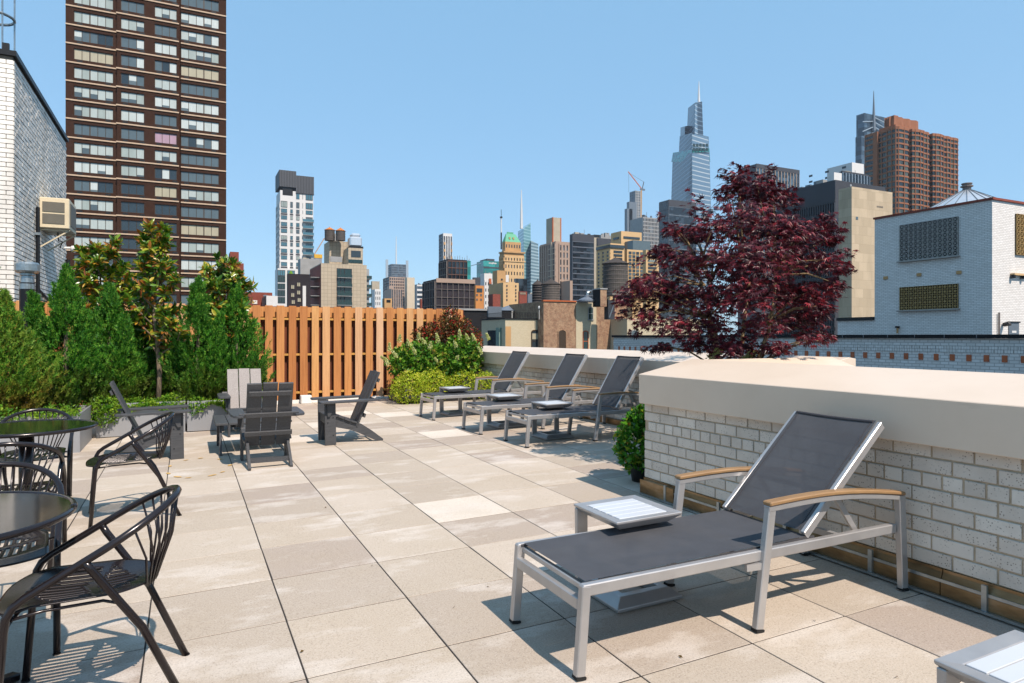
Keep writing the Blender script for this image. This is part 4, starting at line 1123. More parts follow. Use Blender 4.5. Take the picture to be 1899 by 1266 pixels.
def pane_shade(name, blind, dark, hg):
    n = N(name); rn_ = n.objrand(); s2 = n.new('SeparateXYZ'); n.link(n.coord('Object'), s2.inputs[0])
    f = n.math('GREATER_THAN', s2.outputs[2], n.math('MULTIPLY', n.val(rn_, [(.5, 0), (1, .8)]), hg*.75))
    c_ = n.mix(f, dark, blind); n.set(col=n.mix(n.math('MULTIPLY', n.noise(n.world((2, 2, .4)), 2, 3), .35), c_, dark), rough=.22, spec=.6); M[name] = n.m
pane_shade('pane_blind2', 'b2bbb5', '4a575c', 1.48); pane_shade('pane_white2', 'c6cdc8', '5a676b', 1.48)
random.seed(61)
for gi, (e0, e1, yo, np_, spl) in enumerate(groups):
    x0_, x1_ = EX[e0], EX[e1]; wd = x1_-x0_; hg = 1.62
    fm, pmb, pxs, t_ = mk_win(wd, hg, np_, spl)
    pms = {k: pmb.mesh('pane', M[k]) for k in ('pane_blind', 'pane_white', 'pane_grey', 'pane_dark', 'pane_tan', 'pane_pink', 'pane_blind2', 'pane_white2')}
    for fl_ in floors:
        zb_ = ZT0+fl_*FP - (.0 if gi != 3 else 0)
        w0 = zb_+.55
        sp_.box(x0_-(.3 if gi in (1,) else 0), yo+.02, zb_-.62+.0, x1_+(.12 if gi in (1, 2) else 0), yo+.42, w0-.0)
        acs.box(x0_+wd*.08, yo-.03, w0-.36, x0_+wd*.08+.7, yo+.03, w0-.1)
        acs.box(x1_-wd*.2, yo-.03, w0-.36, x1_-wd*.2+.7, yo+.03, w0-.1)
        if fl_ < -15 or fl_ > 2: 
            continue
        wo = obj('window', fm, bt_, (x0_, yo+.16, w0-GZ))
        mood = random.choice(('blind', 'blind', 'white', 'white', 'mix', 'mix', 'blind', 'grey'))
        if gi == 3 and rnd(0, 1) < .25: mood = 'grey'
        if (gi, fl_) == (2, -6): mood = 'pink'
        if fl_ < -8 and gi in (1, 2) and rnd(0, 1) < .6: mood = 'dark'
        if rnd(0, 1) < .07: mood = 'tan'
        for k, (p0, p1) in enumerate(pxs):
            if mood == 'mix': q = random.choice(('pane_blind2', 'pane_grey', 'pane_white2', 'pane_dark', 'pane_grey'))
            elif mood in ('blind', 'white'): q = 'pane_'+mood+random.choice(('2', '2', ''))
            else: q = 'pane_'+mood
            po = obj('pane', pms[q], wo, (p0, .045, t_))
    if gi == 0: pass
for fl_ in floors:
    zb_ = ZT0+fl_*FP
    for (i0, i1, yo) in bays:
        a = EX[i0]; b = EX[i1]
        if i0 == 3: a = (EX[2]+EX[3])/2-.1
        if i0 == 0: b = (EX[2]+EX[3])/2-.12
        if i0 == 5: b = EX[6]+.3
        bd.box(a, yo-.12, zb_-.1+(.0), b, yo+.3, zb_+.1)
tpart(piers, 'pier_wall', 'brown_brick'); o = tpart(sp_, 'spandrel_wall', 'brown_brick'); o['kind'] = 'stuff'
o = tpart(bd, 'floor_bands', 'band_cream'); o['kind'] = 'stuff'; o = tpart(acs, 'vent_grilles', 'black_steel'); o['kind'] = 'stuff'
# ------------------------------------------------ red brick rooftops beside it
b = B('brick_rooftop', 'red brick rooftop tower with a stub chimney behind the magnolia', 423, 423, 452, 487, 160, 'red_brick'); b.bx(b.X(427), .2, b.zt, b.X(443), 6, b.z(466), 'red_brick', 'chimney'); b.bx(b.X(436), .1, b.z(489), b.X(438.5), .25, b.z(482), 'black_steel', 'window')
b = B('brick_rooftop', 'low red brick building just above the fence left of the white tower', 440, 452, 505, 541, 125, 'red_brick'); b.bx(b.X(468), -.1, b.z(563), b.X(477), .1, b.z(556), 'white_paint', 'window')
b.bx(b.X(489), -1.2, GZ, b.X(492.5), -.9, b.z(546), 'steel_grey', 'vent_stack'); b.bx(b.X(486.5), -1.5, b.z(549), b.X(495), -.6, b.z(547), 'steel_grey', 'vent_cap')
B('white_shed', 'plain white rooftop shed left of the white tower', 494, 494, 515, 548, 118, 'facade_white')
# ------------------------------------------------ white tower with the charcoal crown
b = B('white_tower', 'slim white apartment tower with a charcoal metal crown', 512.5, 519.5, 581, 352, 330, 'facade_white')
fh = 12.45*330/F_PX
top = b.z(375)
wm = {}
random.seed(62)
cols = ((520.5, 533, 2), (537.5, 543.8, 1), (548.5, 556, 1), (560, 562.8, 1), (566.5, 580.3, 2))
def win_obj(par, x0_, z0_, x1_, z1_, mats, nm='window', dpt=.08, mull=1, yo=-.02):
    key = (round(x1_-x0_, 2), round(z1_-z0_, 2), mats, mull)
    if key not in wm:
        m = MB(); ww, hh = x1_-x0_, z1_-z0_
        m.box(0, 0, 0, ww, dpt, hh); wm[key] = (m.mesh(nm, M[mats]), None)
        fr = MB(); t_ = min(.22, .09*min(ww, hh))
        fr.box(-t_, -.06, -t_, ww+t_, dpt, 0); fr.box(-t_, -.06, hh, ww+t_, dpt, hh+t_); fr.box(-t_, -.06, 0, 0, dpt, hh); fr.box(ww, -.06, 0, ww+t_, dpt, hh)
        for k in range(1, mull+1): fr.box(ww*k/(mull+1)-t_*.55, -.05, 0, ww*k/(mull+1)+t_*.55, 0, hh)
        wm[key] = (wm[key][0], fr.mesh('frame', M['facade_charcoal']))
    o = obj(nm, wm[key][0], par.t, par.off+Vector((x0_, -dpt+yo, z0_)))
    obj('frame', wm[key][1], o)
    return o
vrow = 375-4.0; zrow = top
sk = MB()
rows = [(366.5, 379.5), (383, 391.5), (395, 404.5)]
v_ = 408.0; k = 0
bandm = MB()
rows = [(352, 367), (371, 384)]
while v_ < 560:
    rows.append((v_-24+ .5, v_-12.5)) if False else None
    rows.append((v_-23, v_-13.8)); v_ += 12.4
    k += 1
for ri, (va, vb) in enumerate(rows):
    for ci, (ua, ub, mu) in enumerate(cols):
        if ri == 0 and ci in (0, 1): continue
        if vb > 494 and ci < 3: continue
        win_obj(b, b.X(ua)+.3, b.z(vb)+.35, b.X(ub)-.3, b.z(va)-.45, random.choice(('pane_teal', 'pane_teal', 'pane_grey', 'pane_blind')), mull=mu)
    if ri >= 2 and ri % 2 == 0:
        for (ua, ub, mu) in cols[:3]:
            bandm.box(b.X(ua), -.08, b.z(vb+3.3), b.X(ub), -.005, b.z(vb+.4))
    if ri >= 3:
        bal = MB(); bal.box(b.X(561), -1.5, b.z(vb+2.2), b.X(581.2), -.02, b.z(vb+1.2)); bo = b.mb(bal, 'balcony', 'conc_grey')
        r2 = MB().box(b.X(561), -1.52, b.z(vb+1.2), b.X(581.2), -1.46, b.z(vb-3.2)).build('glass_rail', M['pane_teal'], bo)
b.mb(bandm, 'dark_panels', 'facade_charcoal')['kind'] = 'stuff'
b.bx(b.X(524), -.05, b.z(361), b.X(543), -.02, b.z(346.5), 'black_steel', 'loggia'); 
b.bx(-.5, -.6, b.z(345.5), b.X(549), b.d, b.z(315), 'facade_charcoal', 'crown'); b.bx(b.X(549), -.3, b.z(356), b.w+.3, b.d, b.z(322), 'facade_charcoal', 'crown')
m = MB()
for k in range(22):
    x = b.X(520)+k*(b.X(581)-b.X(520))/21; vt_ = 315 if x < b.X(549) else 322
    m.box(x-.16, -.85 if vt_ == 315 else -.55, b.z(345.6 if vt_ == 315 else 355), x+.16, -.55 if vt_ == 315 else -.28, b.z(vt_))
b.mb(m, 'crown_fins', 'fin_grey')['kind'] = 'stuff'
b.grid('L', 4, fh, 1.2, 1.0, 'glass_blue', 'facade_white', .3, b.z(560), b.z(375))
b = B('white_podium', 'white podium block of the white tower with big dark windows', 510, 515, 551, 497, 322, 'facade_white')
for va, vb in ((501, 510), (512, 522), (526, 535), (538, 548), (551, 561)):
    win_obj(b, b.X(515.5), b.z(vb), b.X(528), b.z(va), 'pane_green' if va > 505 else 'pane_teal', mull=2)
win_obj(b, b.X(533.5), b.z(510), b.X(546), b.z(501), 'pane_teal', mull=1); b.mb(MB().lathe([(1.2, 0), (1.6, 2), (.4, 4.5)], 8, (b.X(539), -1.2, b.z(519))), 'terrace_tree', 'leaf_cover')
# ------------------------------------------------ beige condominium with tanks
b = B('beige_condominium', 'beige tiled condominium with a dark glazed centre strip and twin wooden water tanks', 575, 595.5, 680, 487.5, 200, 'cladding')
for k in range(5):
    va = 497+k*17.2; win_obj(b, b.X(625.5), b.z(va+13.5), b.X(638), b.z(va), 'pane_green', mull=1); win_obj(b, b.X(639.5), b.z(va+13.5), b.X(651.5), b.z(va), 'pane_green', mull=0)
    bo = b.bx(b.X(625), -.9, b.z(va+17), b.X(652.2), -.03, b.z(va+16), 'conc_grey', 'balcony'); MB().box(b.X(625), -.9, b.z(va+16), b.X(652.2), -.86, b.z(va+10.5)).build('glass_rail', M['pane_green'], bo)
    bo = b.bx(b.w, .3, b.z(va+17), b.X(690), 3.5, b.z(va+16), 'conc_grey', 'balcony'); MB().box(b.w, .25, b.z(va+16), b.X(690), .3, b.z(va+10.5)).build('glass_rail', M['pane_green'], bo)
    bo = b.bx(-3.0, 1.5, b.z(va+17), -.02, 12, b.z(va+16), 'conc_grey', 'balcony'); MB().box(-3.0, 1.5, b.z(va+16), -2.94, 12, b.z(va+10.5)).build('glass_rail', M['pane_green'], bo)
b.bx(-.06, .3, GZ, -.02, b.d, b.z(489.5), 'red_brick', 'brick_flank')
b.bx(b.w, 1, GZ, b.X(686), 10, b.z(494), 'conc_grey', 'side_bay')
c = B('', '', 601, 611, 648, 446, 208, 'cladding', parent=b, part='stair_tower'); c = B('', '', 645, 646, 673, 459, 204, 'cladding', parent=b, part='penthouse')
c.bx(c.X(651), -.1, c.z(476), c.X(669), -.02, c.z(464), 'pane_dark', 'window'); c.bx(c.X(646), -.12, c.z(487), c.X(672), -.03, c.z(480.5), 'pane_green', 'window')
c.bx(c.X(650), .5, c.z(459), c.X(674.5), 5, c.z(455), 'black_steel', 'platform'); o = c.bx(c.X(650), .8, c.z(455), c.X(673), 4.5, c.z(437), 'white_metal', 'cooling_unit', bevel=.4); c.bx(c.X(653), 1.2, c.z(437), c.X(671), 4, c.z(430), 'white_metal', 'cooling_unit', bevel=.5)
c.bx(c.X(622), 9, c.zt, c.X(648), 12, c.z(426), 'conc_grey', 'screen_wall'); c.bx(c.X(612), -.5, c.z(487), c.X(634), .0, c.z(477), 'conc_grey', 'parapet_box')
for (u_, v0_) in ((617, 443), (1117, 0)):
    break
def tank(u_, vb, vs, va, wpx, D, label, roof='tank_roof', legs=0, cat='water tank', wood='wood_tank', group=None):
    p = at(u_, vb, D); r = wpx/2*D/F_PX; h = (vb-vs)*D/F_PX; hc = (vs-va)*D/F_PX
    t = thing('water_tank', label, cat, (p.x, p.y, p.z-legs), group=group); z0 = legs
    prof = [(r*.98, z0), (r, z0+h)]
    m = MB(); ns = 36
    m.lathe([(r*1.0, z0), (r*.985, z0+h)], 36, (0, 0, 0)); m.build('vat', M[wood], t)
    st = MB()
    for k in range(ns):
        a = 2*math.pi*k/ns; aa = R(4.2)
        q = [(rr_*math.cos(a+s*aa), rr_*math.sin(a+s*aa)) for rr_ in (r*1.004, r*1.022) for s in (-1, 1)]
        st.add([(q[0][0], q[0][1], z0), (q[1][0], q[1][1], z0), (q[3][0], q[3][1], z0), (q[2][0], q[2][1], z0), (q[0][0]*.985, q[0][1]*.985, z0+h), (q[1][0]*.985, q[1][1]*.985, z0+h), (q[3][0]*.985, q[3][1]*.985, z0+h), (q[2][0]*.985, q[2][1]*.985, z0+h)], [(0,1,2,3), (4,5,6,7), (0,1,5,4), (1,2,6,5), (2,3,7,6), (3,0,4,7)])
    o = st.build('staves', M[wood], t); o['kind'] = 'stuff'
    hp = MB()
    for k in range(7):
        z = z0+h*(.06+.14*k); hp.tube(ring(r*1.025, z, (0, 0), 0, 30), .035, 4)
    o = hp.build('hoops', M['steel_pole'], t); o['kind'] = 'stuff'
    MB().lathe([(r*1.13, z0+h-.04), (r*1.13, z0+h), (.06, z0+h+hc), (.05, z0+h+hc+.15)], 20).build('roof', M[roof], t)
    if legs:
        for k in range(4):
            a = R(45+90*k); MB().beam((r*.8*math.cos(a), r*.8*math.sin(a), 0), (r*.8*math.cos(a), r*.8*math.sin(a), z0), .2, .2).build('leg', M['steel_pole'], t)
        MB().box(-r, -r, z0-.25, r, r, z0-.02).build('platform', M['steel_pole'], t)
    return t
tank(611.5, 446, 426.5, 421, 18, 207, 'left of the two small orange-capped water tanks on the beige condominium', 'tank_cone'); tank(631.5, 446, 428, 422, 17, 206, 'right of the two small orange-capped water tanks on the beige condominium', 'tank_cone')
b = B('grey_rooftop', 'plain pale grey rooftop block between the white tower and the condominium', 552.5, 557, 592, 479, 225, 'conc_grey')
clutter(b, 87, 4, .6)
b = B('balcony_building', 'low dark brick building with small windows below the grey rooftop block', 532, 534, 576, 507, 188, 'netting')
for ua, va in ((540, 528), (551, 523), (540, 543), (551, 538), (541, 556), (552, 552)): win_obj(b, b.X(ua), b.z(va+7), b.X(ua+5.5), b.z(va), 'pane_tan', mull=1)
b.bx(b.X(561), -.4, GZ, b.X(567), -.05, b.z(529), 'facade_white', 'pilaster')
b = B('construction_hoist', 'yellow site box with a pale boom behind the condominium', 583, 583.5, 597, 471, 230, 'zinc', zb=0); b.bx(-.1, -.1, b.z(478), b.w+.1, 1, b.z(471), plain('site_yellow', 'c99a2c', .7), 'cab'); b.mb(MB().beam((0, .5, b.z(471)), (b.X(602), .5, b.z(440)), .25, .35), 'boom', 'pink_stone')
# ------------------------------------------------ middle distance, left of centre
b = B('white_apartments', 'tiny white apartment block right of the condominium', 689, 695, 706, 536, 480, 'facade_white'); b.grid('F', 3, 4.0, .9, 1.6, 'glass_far', None, .3); B('', '', 688, 690, 704, 521, 560, 'limestone', parent=b, part='rear_block')
b = B('mast_tower', 'grey screen-clad office tower with a tall needle mast', 716, 726, 754, 489, 1500, 'steel_grey'); b.grid('F', 14, 5.2, .4, 2.0, 'glass_far', 'steel_grey', .8, 60)
b.grid('L', 6, 5.2, .6, 2.0, 'glass_dark', 'steel_grey', .8, 60)
m = MB(); zt_ = b.z(437); m.tube([(b.w*.35, 5, b.zt), (b.w*.35, 5, (b.zt+zt_)/2), (b.w*.35, 5, zt_)], [1.6, 1.2, .5], 6); b.mb(m, 'mast', 'facade_white')
for ua, ub in ((715, 719.5), (752.5, 757)): b.bx(b.X(ua), -2, 40, b.X(ub), -.5, b.z(481.5), 'mullion', 'corner_screen')
b = B('stepped_tower', 'pinkish postmodern tower with vertical stripes below the mast tower', 711, 722, 757, 513, 900, 'pink_stone'); b.grid('F', 9, 4, 1.2, 1.4, 'glass_dark', 'pink_stone', .6, 10); b.grid('L', 4, 4, 1.2, 1.0, 'glass_dark', 'dark_stone', .6, 10)
c = B('', '', 713, 726, 746, 535, 840, 'pink_stone', parent=b, part='lower_front'); c.grid('F', 5, 12, 1.3, .2, 'glass_dark', 'pink_stone', .6, 5)
c = B('', '', 754, 755, 769, 514, 880, 'cream_stone', parent=b, part='cream_wing'); b.bx(b.X(715), -18, GZ, b.X(722), -8, b.z(532), 'pink_stone', 'shoulder')
b = B('glass_office', 'small banded glass office block between the pink tower and the scaffolding', 769, 773, 795, 527, 620, 'conc_grey'); b.grid('F', 1, 4.2, .2, 1.9, 'glass_tower', 'facade_white', .4, 5)
clutter(b, 85, 3, .5)
B('brick_cube', 'ochre brick stair head poking just above the fence', 709, 713, 727, 553, 130, 'tan_stone').bx(.4, -.06, 8, 1.2, -.02, 8.5, 'black_steel', 'vent')
B('brick_cube', 'dark red brick stub beside the scaffolded building', 778, 780, 788, 554, 300, 'red_brick')
b = B('scaffolded_building', 'dark building wrapped in scaffold and netting, in two tiers', 785, 808, 880, 517, 262, 'netting'); b.grid('F', 7, 3.2, .18, .16, 'netting', 'steel_pole', .5, 4); b.grid('L', 5, 3.2, .18, .16, 'netting', 'steel_pole', .5, 4)
c = B('', '', 815, 830, 866, 480, 272, 'netting', parent=b, part='upper_tier'); c.grid('F', 5, 2.9, .16, .3, 'glass_dark', 'scaffold_brown', .5, b.zt); c.grid('L', 4, 2.9, .2, .2, 'netting', 'steel_pole', .5, b.zt)
b.bx(0, -.7, b.z(523.5), b.w, -.45, b.zt+.3, 'pink_stone', 'top_band')
for k in range(9): c.bx(c.w*k/8, 0, c.zt, c.w*k/8+.12, .12, c.zt+rnd(.6, 2), 'steel_pole', 'scaffold_pole')
b = B('slender_tower', 'slender white and gold tower above the scaffolded building', 814.5, 822, 838.5, 432, 720, 'facade_white'); b.grid('F', 4, 3.6, 1.0, 0, 'glass_tan', 'facade_white', .7, 30, b.zt-3); b.grid('L', 3, 3.6, .5, .8, 'glass_tower', 'steel_grey', .5, 30)
m = MB(); 
for k in range(9): m.box(b.w*.02, -.95, 40+k*7.5, b.w*.22, -.72, 43+k*7.5); m.box(b.w*.86, -.95, 40+k*7.5, b.w*.98, -.72, 43+k*7.5)
b.mb(m, 'gold_panels', 'tan_stone')['kind'] = 'stuff'
b = B('teal_slab', 'thin teal glass slab peeking out right of the scaffolding', 864, 866, 873, 483, 640, 'glass_teal')
clutter(b, 88, 1, .4)
b = B('teal_office', 'teal glass office block with white lettering at the top', 884, 896.5, 931, 483, 820, 'glass_teal'); b.grid('F', 1, 6, .3, .8, 'glass_teal', 'glass_teal', .4, 20, b.z(496)); b.bx(0, -.5, b.z(496.5), b.w, -.1, b.z(494), 'dark_stone', 'dark_band')
m = MB(); x = b.X(906.5); L = b.X(921)-x
for k, (hh, lo) in enumerate(((1, 0), (1, 0), (1, 0), (1, 0), (1.1, .55), (1.5, 0), (1.1, 0), (1, 0), (1.1, .3), (1, 0))): m.box(x+L*k/10, -.3, b.z(488)-lo*1.1, x+L*(k+.78)/10, -.05, b.z(488)+1.35*hh)
b.mb(m, 'sign_lettering', 'facade_white'); m = MB().box(-.3, 6, b.z(487.6), -.05, 40, b.z(486.2)); b.mb(m, 'side_sign', 'facade_white'); b.bx(b.X(908), 8, b.zt, b.X(922), 30, b.z(477.5), 'dark_stone', 'roof_plant')
B('dark_block', 'dark glass block between the scaffolding and the white slab', 876, 878, 896, 514, 560, 'dark_stone')
b = B('orange_house', 'small orange brick building with three dark windows in front of the white slab', 879, 882, 897.5, 529, 235, 'orange_stone')
for ua in (884, 887.6, 891.2): win_obj(b, b.X(ua), b.z(541), b.X(ua+2.7), b.z(534.5), 'pane_dark', mull=0)
for va in (545, 553.5): 
    for ua in (883.5, 891): win_obj(b, b.X(ua), b.z(va+3), b.X(ua+2.2), b.z(va), 'pane_grey', mull=0)
b = B('white_slab', 'narrow white slab building with stacked window bands', 891, 898, 913, 506.5, 360, 'facade_white'); b.grid('F', 3, 3.3, 1.0, 1.7, 'glass_far', None, .3, 4, b.z(520)); b.bx(b.X(906), -1, b.z(526), b.X(910), -.4, b.z(516), 'rust_orange', 'chute')
clutter(b, 86, 2, .6)
# ------------------------------------------------ copper-roofed tower and the glass spire tower
b = B('copper_roof_tower', 'golden stone tower with a green copper mansard roof', 926.5, 935, 971.5, 466, 420, 'tan_stone'); b.grid('F', 7, 4.4, 3.0, 2.2, 'glass_tan', 'tan_pale', .5, 4, b.z(474)); b.grid('L', 3, 4.4, 2.6, 2.0, 'glass_tan', 'tan_stone', .5, 4, b.z(474))
b.bx(-.7, -.9, b.z(484.5), b.w+.7, b.d, b.z(482.5), 'tan_pale', 'cornice'); b.bx(-.7, -.9, b.z(468), b.w+.5, b.d, b.z(465.5), 'tan_stone', 'cornice')
b.bx(b.X(938), .8, b.zt, b.X(967), b.d*.8, b.z(447), 'tan_stone', 'upper_stage'); c = b; m = MB()
x0_, x1_ = b.X(938), b.X(967)
for k in range(6): m.box(x0_+(x1_-x0_)*(k+.3)/6, .72, b.z(458), x0_+(x1_-x0_)*(k+.7)/6, .84, b.z(452))
b.mb(m, 'windows', 'pane_dark')['kind'] = 'stuff'
m = MB(); za, zb_ = b.z(447), b.z(431); m.add([(x0_, .8, za), (x1_, .8, za), (x1_, b.d*.8, za), (x0_, b.d*.8, za), (b.X(943), 3.5, zb_), (b.X(960), 3.5, zb_), (b.X(960), b.d*.6, zb_), (b.X(943), b.d*.6, zb_)], [(0,1,5,4), (1,2,6,5), (2,3,7,6), (3,0,4,7), (4,5,6,7)])
ro = b.mb(m, 'mansard_roof', 'copper_green'); b.bx(b.X(945), 4.2, b.z(431), b.X(957), b.d*.55, b.z(427.5), 'copper_green', 'roof_cap')
for ua in (946, 953): b.bx(b.X(ua), 1.3, b.z(442), b.X(ua+2.4), 2.4, b.z(438), 'tan_stone', 'dormer')
t = thing('antenna_mast', 'black and white antenna mast left of the copper roof', 'antenna', tuple(at(929.5, 462, 418))); h_ = (462-388)*418/F_PX
MB().tube([(0,0,0), (0,0,h_*.42)], .45, 6).build('lower_mast', M['black_steel'], t); MB().tube([(0,0,h_*.42), (0,0,h_*.8)], .4, 6).build('upper_mast', M['facade_white'], t); MB().tube([(0,0,h_*.8), (0,0,h_*1.0)], .16, 5).build('tip', M['black_steel'], t); MB().box(-.6, -.6, h_*.78, .6, .6, h_*.82).build('beacon', M['black_steel'], t)
# glass tower with slanted top
p = at(971, 600, 1100); sp_t = thing('spired_glass_tower', 'pale green glass skyscraper with a slanted crown and lattice spire', 'building', (p.x, p.y, GZ))
def pt(u_, v_, D): return at(u_, v_, D)-Vector((p.x, p.y, GZ))
def wedge(us, vb_, vt_, Ds, nm, mat, par):     # prism through pixel columns us (left flank, edge, right), each with own top row
    m = MB(); n_ = len(us); lo = [pt(us[k][0], vb_, Ds[k]) for k in range(n_)]; hi = [pt(us[k][1], vt_[k], Ds[k]) for k in range(n_)]
    bkl = lo[0]+(lo[2]-lo[1]); bkh = hi[0]+(hi[2]-hi[1])
    vs = lo+[bkl]+hi+[bkh]; m.add(vs, [(0,1,5,4), (1,2,6,5), (2,3,7,6), (3,0,4,7), (4,5,6,7)]); return m.build(nm, M[mat], par)
def banded(nm, dark, light, fh, frac, rough=.12, vert=None):
    n = N(nm); s_ = n.new('SeparateXYZ'); n.link(n.world(), s_.inputs[0]); f = n.math('FRACT', n.math('DIVIDE', s_.outputs[2], fh))
    c = n.mix(n.math('GREATER_THAN', f, 1-frac), dark, light)
    if vert:
        g = n.math('FRACT', n.math('DIVIDE', n.math('ADD', s_.outputs[0], s_.outputs[1]), vert)); c = n.mix(n.math('GREATER_THAN', g, .8), c, light)
    c = n.mix(n.math('MULTIPLY', n.noise(n.world(), .06, 3), .4), c, dark)
    n.set(col=c, rough=rough, spec=.7); M[nm] = n.m
banded('boa_glass', '5d8a90', '8db4b8', 5.2, .35); banded('boa_band', '58717a', '9fb4b8', 5.2, .45, .25); banded('vand_glass', '253543', '64798a', 6.5, .2, .25); banded('vand_sun_paint', '5a7488', 'b5bcbe', 6.5, .2, .2)
wedge(((958, 960.5), (972, 971), (986, 984)), 640, (429, 424, 413), (1130, 1085, 1105), 'west_volume', 'boa_glass', sp_t)
wedge(((976, 984), (984, 985), (1004, 998)), 640, (446, 446, 452), (1120, 1080, 1100), 'east_volume', 'boa_band', sp_t)
MB().tube([pt(967, 424, 1100), pt(967, 390, 1100), pt(967, 352, 1100)], [2.6, 1.9, .5], 6).build('spire', M['facade_white'], sp_t)
# ------------------------------------------------ tan blocks in front
b = B('tan_block', 'tan brick block with a blank front below the copper-roofed tower', 913.5, 922, 938, 501, 310, 'tan_stone'); b.bx(b.X(929), -.2, b.z(519), b.X(932), -.05, b.z(516), 'pane_dark', 'window'); b.bx(b.X(937), .5, b.z(522), b.X(944.5), 6, b.z(508.5), 'facade_white', 'white_bulkhead')
b = B('tan_block', 'pale tan brick block with two columns of small windows', 906, 933, 962, 523.5, 285, 'tan_pale')
for va in (528, 535, 541, 547, 554): 
    for ua in (939, 955.5): win_obj(b, b.X(ua), b.z(va+3.2), b.X(ua+1.8), b.z(va), 'pane_dark', mull=0)
b = B('brown_bulkhead', 'rusty brown brick bulkhead in front of the tan blocks', 905.5, 914, 928, 545, 245, 'red_brick'); b = B('dark_block', 'dark glass block right of the copper-roofed tower', 955, 957, 978, 516, 335, 'glass_dark')
b = B('brick_loft', 'red brick loft with three tan top windows', 961, 963, 977.5, 540, 255, 'red_brick')
for ua in (965, 968.6, 972.2): win_obj(b, b.X(ua), b.z(545.5), b.X(ua+2), b.z(541.5), 'pane_tan', mull=0)
b = B('distant_block', 'pale distant block behind the black water tank', 975, 979, 1003, 545, 800, 'steel_grey')
clutter(b, 90, 3, .6)
# ------------------------------------------------ right of centre
b = B('slab_tower', 'brown and pink slab tower with a blank lift house on top', 1001.5, 1030.5, 1056.5, 447, 325, 'pink_stone'); b.grid('L', 7, 3.4, 1.9, .4, 'glass_far', 'pink_stone', .5, 4); b.grid('F', 3, 3.4, 2.0, .9, 'glass_far', 'pink_stone', .5, 4, b.z(452), b.X(1036), b.X(1054))
m = MB(); 
for k in range(11): m.box(-.7, .4, b.z(460+k*10.3), -.5, 6.5, b.z(459+k*10.3))
b.mb(m, 'balcony_slabs', 'cream_stone')['kind'] = 'stuff'; b.bx(-.45, .5, 0, -.3, 6, b.z(452), 'black_steel', 'recess'); b.bx(-.75, 3.1, 0, -.5, 3.5, b.zt, 'cream_stone', 'recess_pier')
c = B('', '', 1013, 1025, 1040.5, 402.5, 332, 'limestone', parent=b, part='lift_house'); c.bx(-.15, -.15, b.zt, .35, .35, c.zt, 'rust_orange', 'corner_trim'); c.bx(c.w-.4, -.12, b.zt, c.w+.1, .3, c.zt, 'rust_orange', 'corner_trim')
c = B('', '', 1056, 1057, 1062, 520, 318, 'pink_stone', parent=b, part='low_wing')
b = B('dark_office', 'dark glass office block with pale horizontal bands', 1056.5, 1061, 1101, 433.5, 500, 'dark_stone'); b.grid('F', 1, 4.1, .4, .85, 'glass_dark', 'office_band', .5, 4, b.z(447)); b.bx(0, -.55, b.z(446), b.w, -.05, b.zt+.3, 'dark_stone', 'top_band')
clutter(b, 81, 5)
b = B('pale_sliver', 'pale stone sliver with roof machinery right of the dark office', 1100, 1101, 1113, 440, 560, 'limestone'); b.bx(.5, 0, b.zt, b.w, 6, b.z(434.5), 'black_steel', 'roof_plant'); b.bx(-1, -30, GZ, b.X(1108), -20, b.z(472), 'pane_teal', 'glass_wing')
b = B('roof_clutter', 'distant dark rooftops with ducts behind the yellow building', 1106, 1108, 1134, 441, 520, 'dark_stone')
for k in range(7): b.bx(b.w*(.25+.1*k), 0, b.zt, b.w*(.25+.1*k)+1.4, 2, b.zt+rnd(1, 5), 'conc_grey', 'duct')
b = B('yellow_building', 'yellow stone building of stepped wings with dark strip windows', 1107, 1132, 1158, 450.5, 262, 'tan_pale')
b.bx(-.5, -.5, b.z(459), b.X(1157), .02, b.z(453.5), 'pane_dark', 'strip_window'); b.bx(-.5, .1, b.z(459), -.02, b.d, b.z(453.5), 'pane_dark', 'strip_window')
for k in range(10):
    va = 464+k*6.6; win_obj(b, b.X(1138), b.z(va+3.6), b.X(1153.5), b.z(va), 'pane_dark', mull=4)
b.grid('L', 3, 1.42*1.0, 1.8, .62, 'glass_tan', 'tan_pale', .3, 2, b.z(463))
c = B('', '', 1133, 1152, 1190, 428, 282, 'tan_pale', parent=b, part='tower_wing'); c.bx(c.X(1156), -.25, c.z(441.5), c.X(1186), -.03, c.z(437.5), 'pane_dark', 'strip_window'); c.bx(-.25, 1.5, c.z(442), -.03, c.d-2, c.z(438), 'pane_dark', 'strip_window'); c.bx(c.X(1158), -6, 2, c.X(1190), -.3, c.z(448), 'pane_grey', 'glass_link')
c = B('', '', 1158.5, 1163, 1197, 462, 268, 'tan_pale', parent=b, part='window_wing')
random.seed(70)
for k in range(10):
    va = 466+k*6.6
    for ua in (1166, 1173, 1180, 1187.5): win_obj(c, c.X(ua), c.z(va+4), c.X(ua+4.6), c.z(va), random.choice(('pane_dark', 'pane_grey', 'pane_dark')), mull=0)
c = B('', '', 1192, 1198, 1221.5, 463, 255, 'tan_pale', parent=b, part='right_wing')
for k in range(10):
    va = 468+k*6.6; win_obj(c, c.X(1202), c.z(va+3.4), c.X(1217), c.z(va), 'pane_dark' if k != 2 else 'pane_blind', mull=4)
b = B('stepped_skyscraper', 'very slender grey skyscraper stepping up beside a crane', 1168, 1178, 1190, 353, 1300, 'steel_grey'); b.grid('F', 4, 5, 1.8, 1.5, 'glass_far', 'conc_grey', .6, 90); b.grid('L', 3, 5, 2.2, 1.5, 'glass_tower', 'steel_grey', .6, 90)
for ul_, ur_, vt_ in ((1164, 1178, 376), (1160, 1170, 389)): b.bx(b.X(ul_), -5, GZ, b.X(ur_), 3, b.z(vt_), 'steel_grey', 'setback')
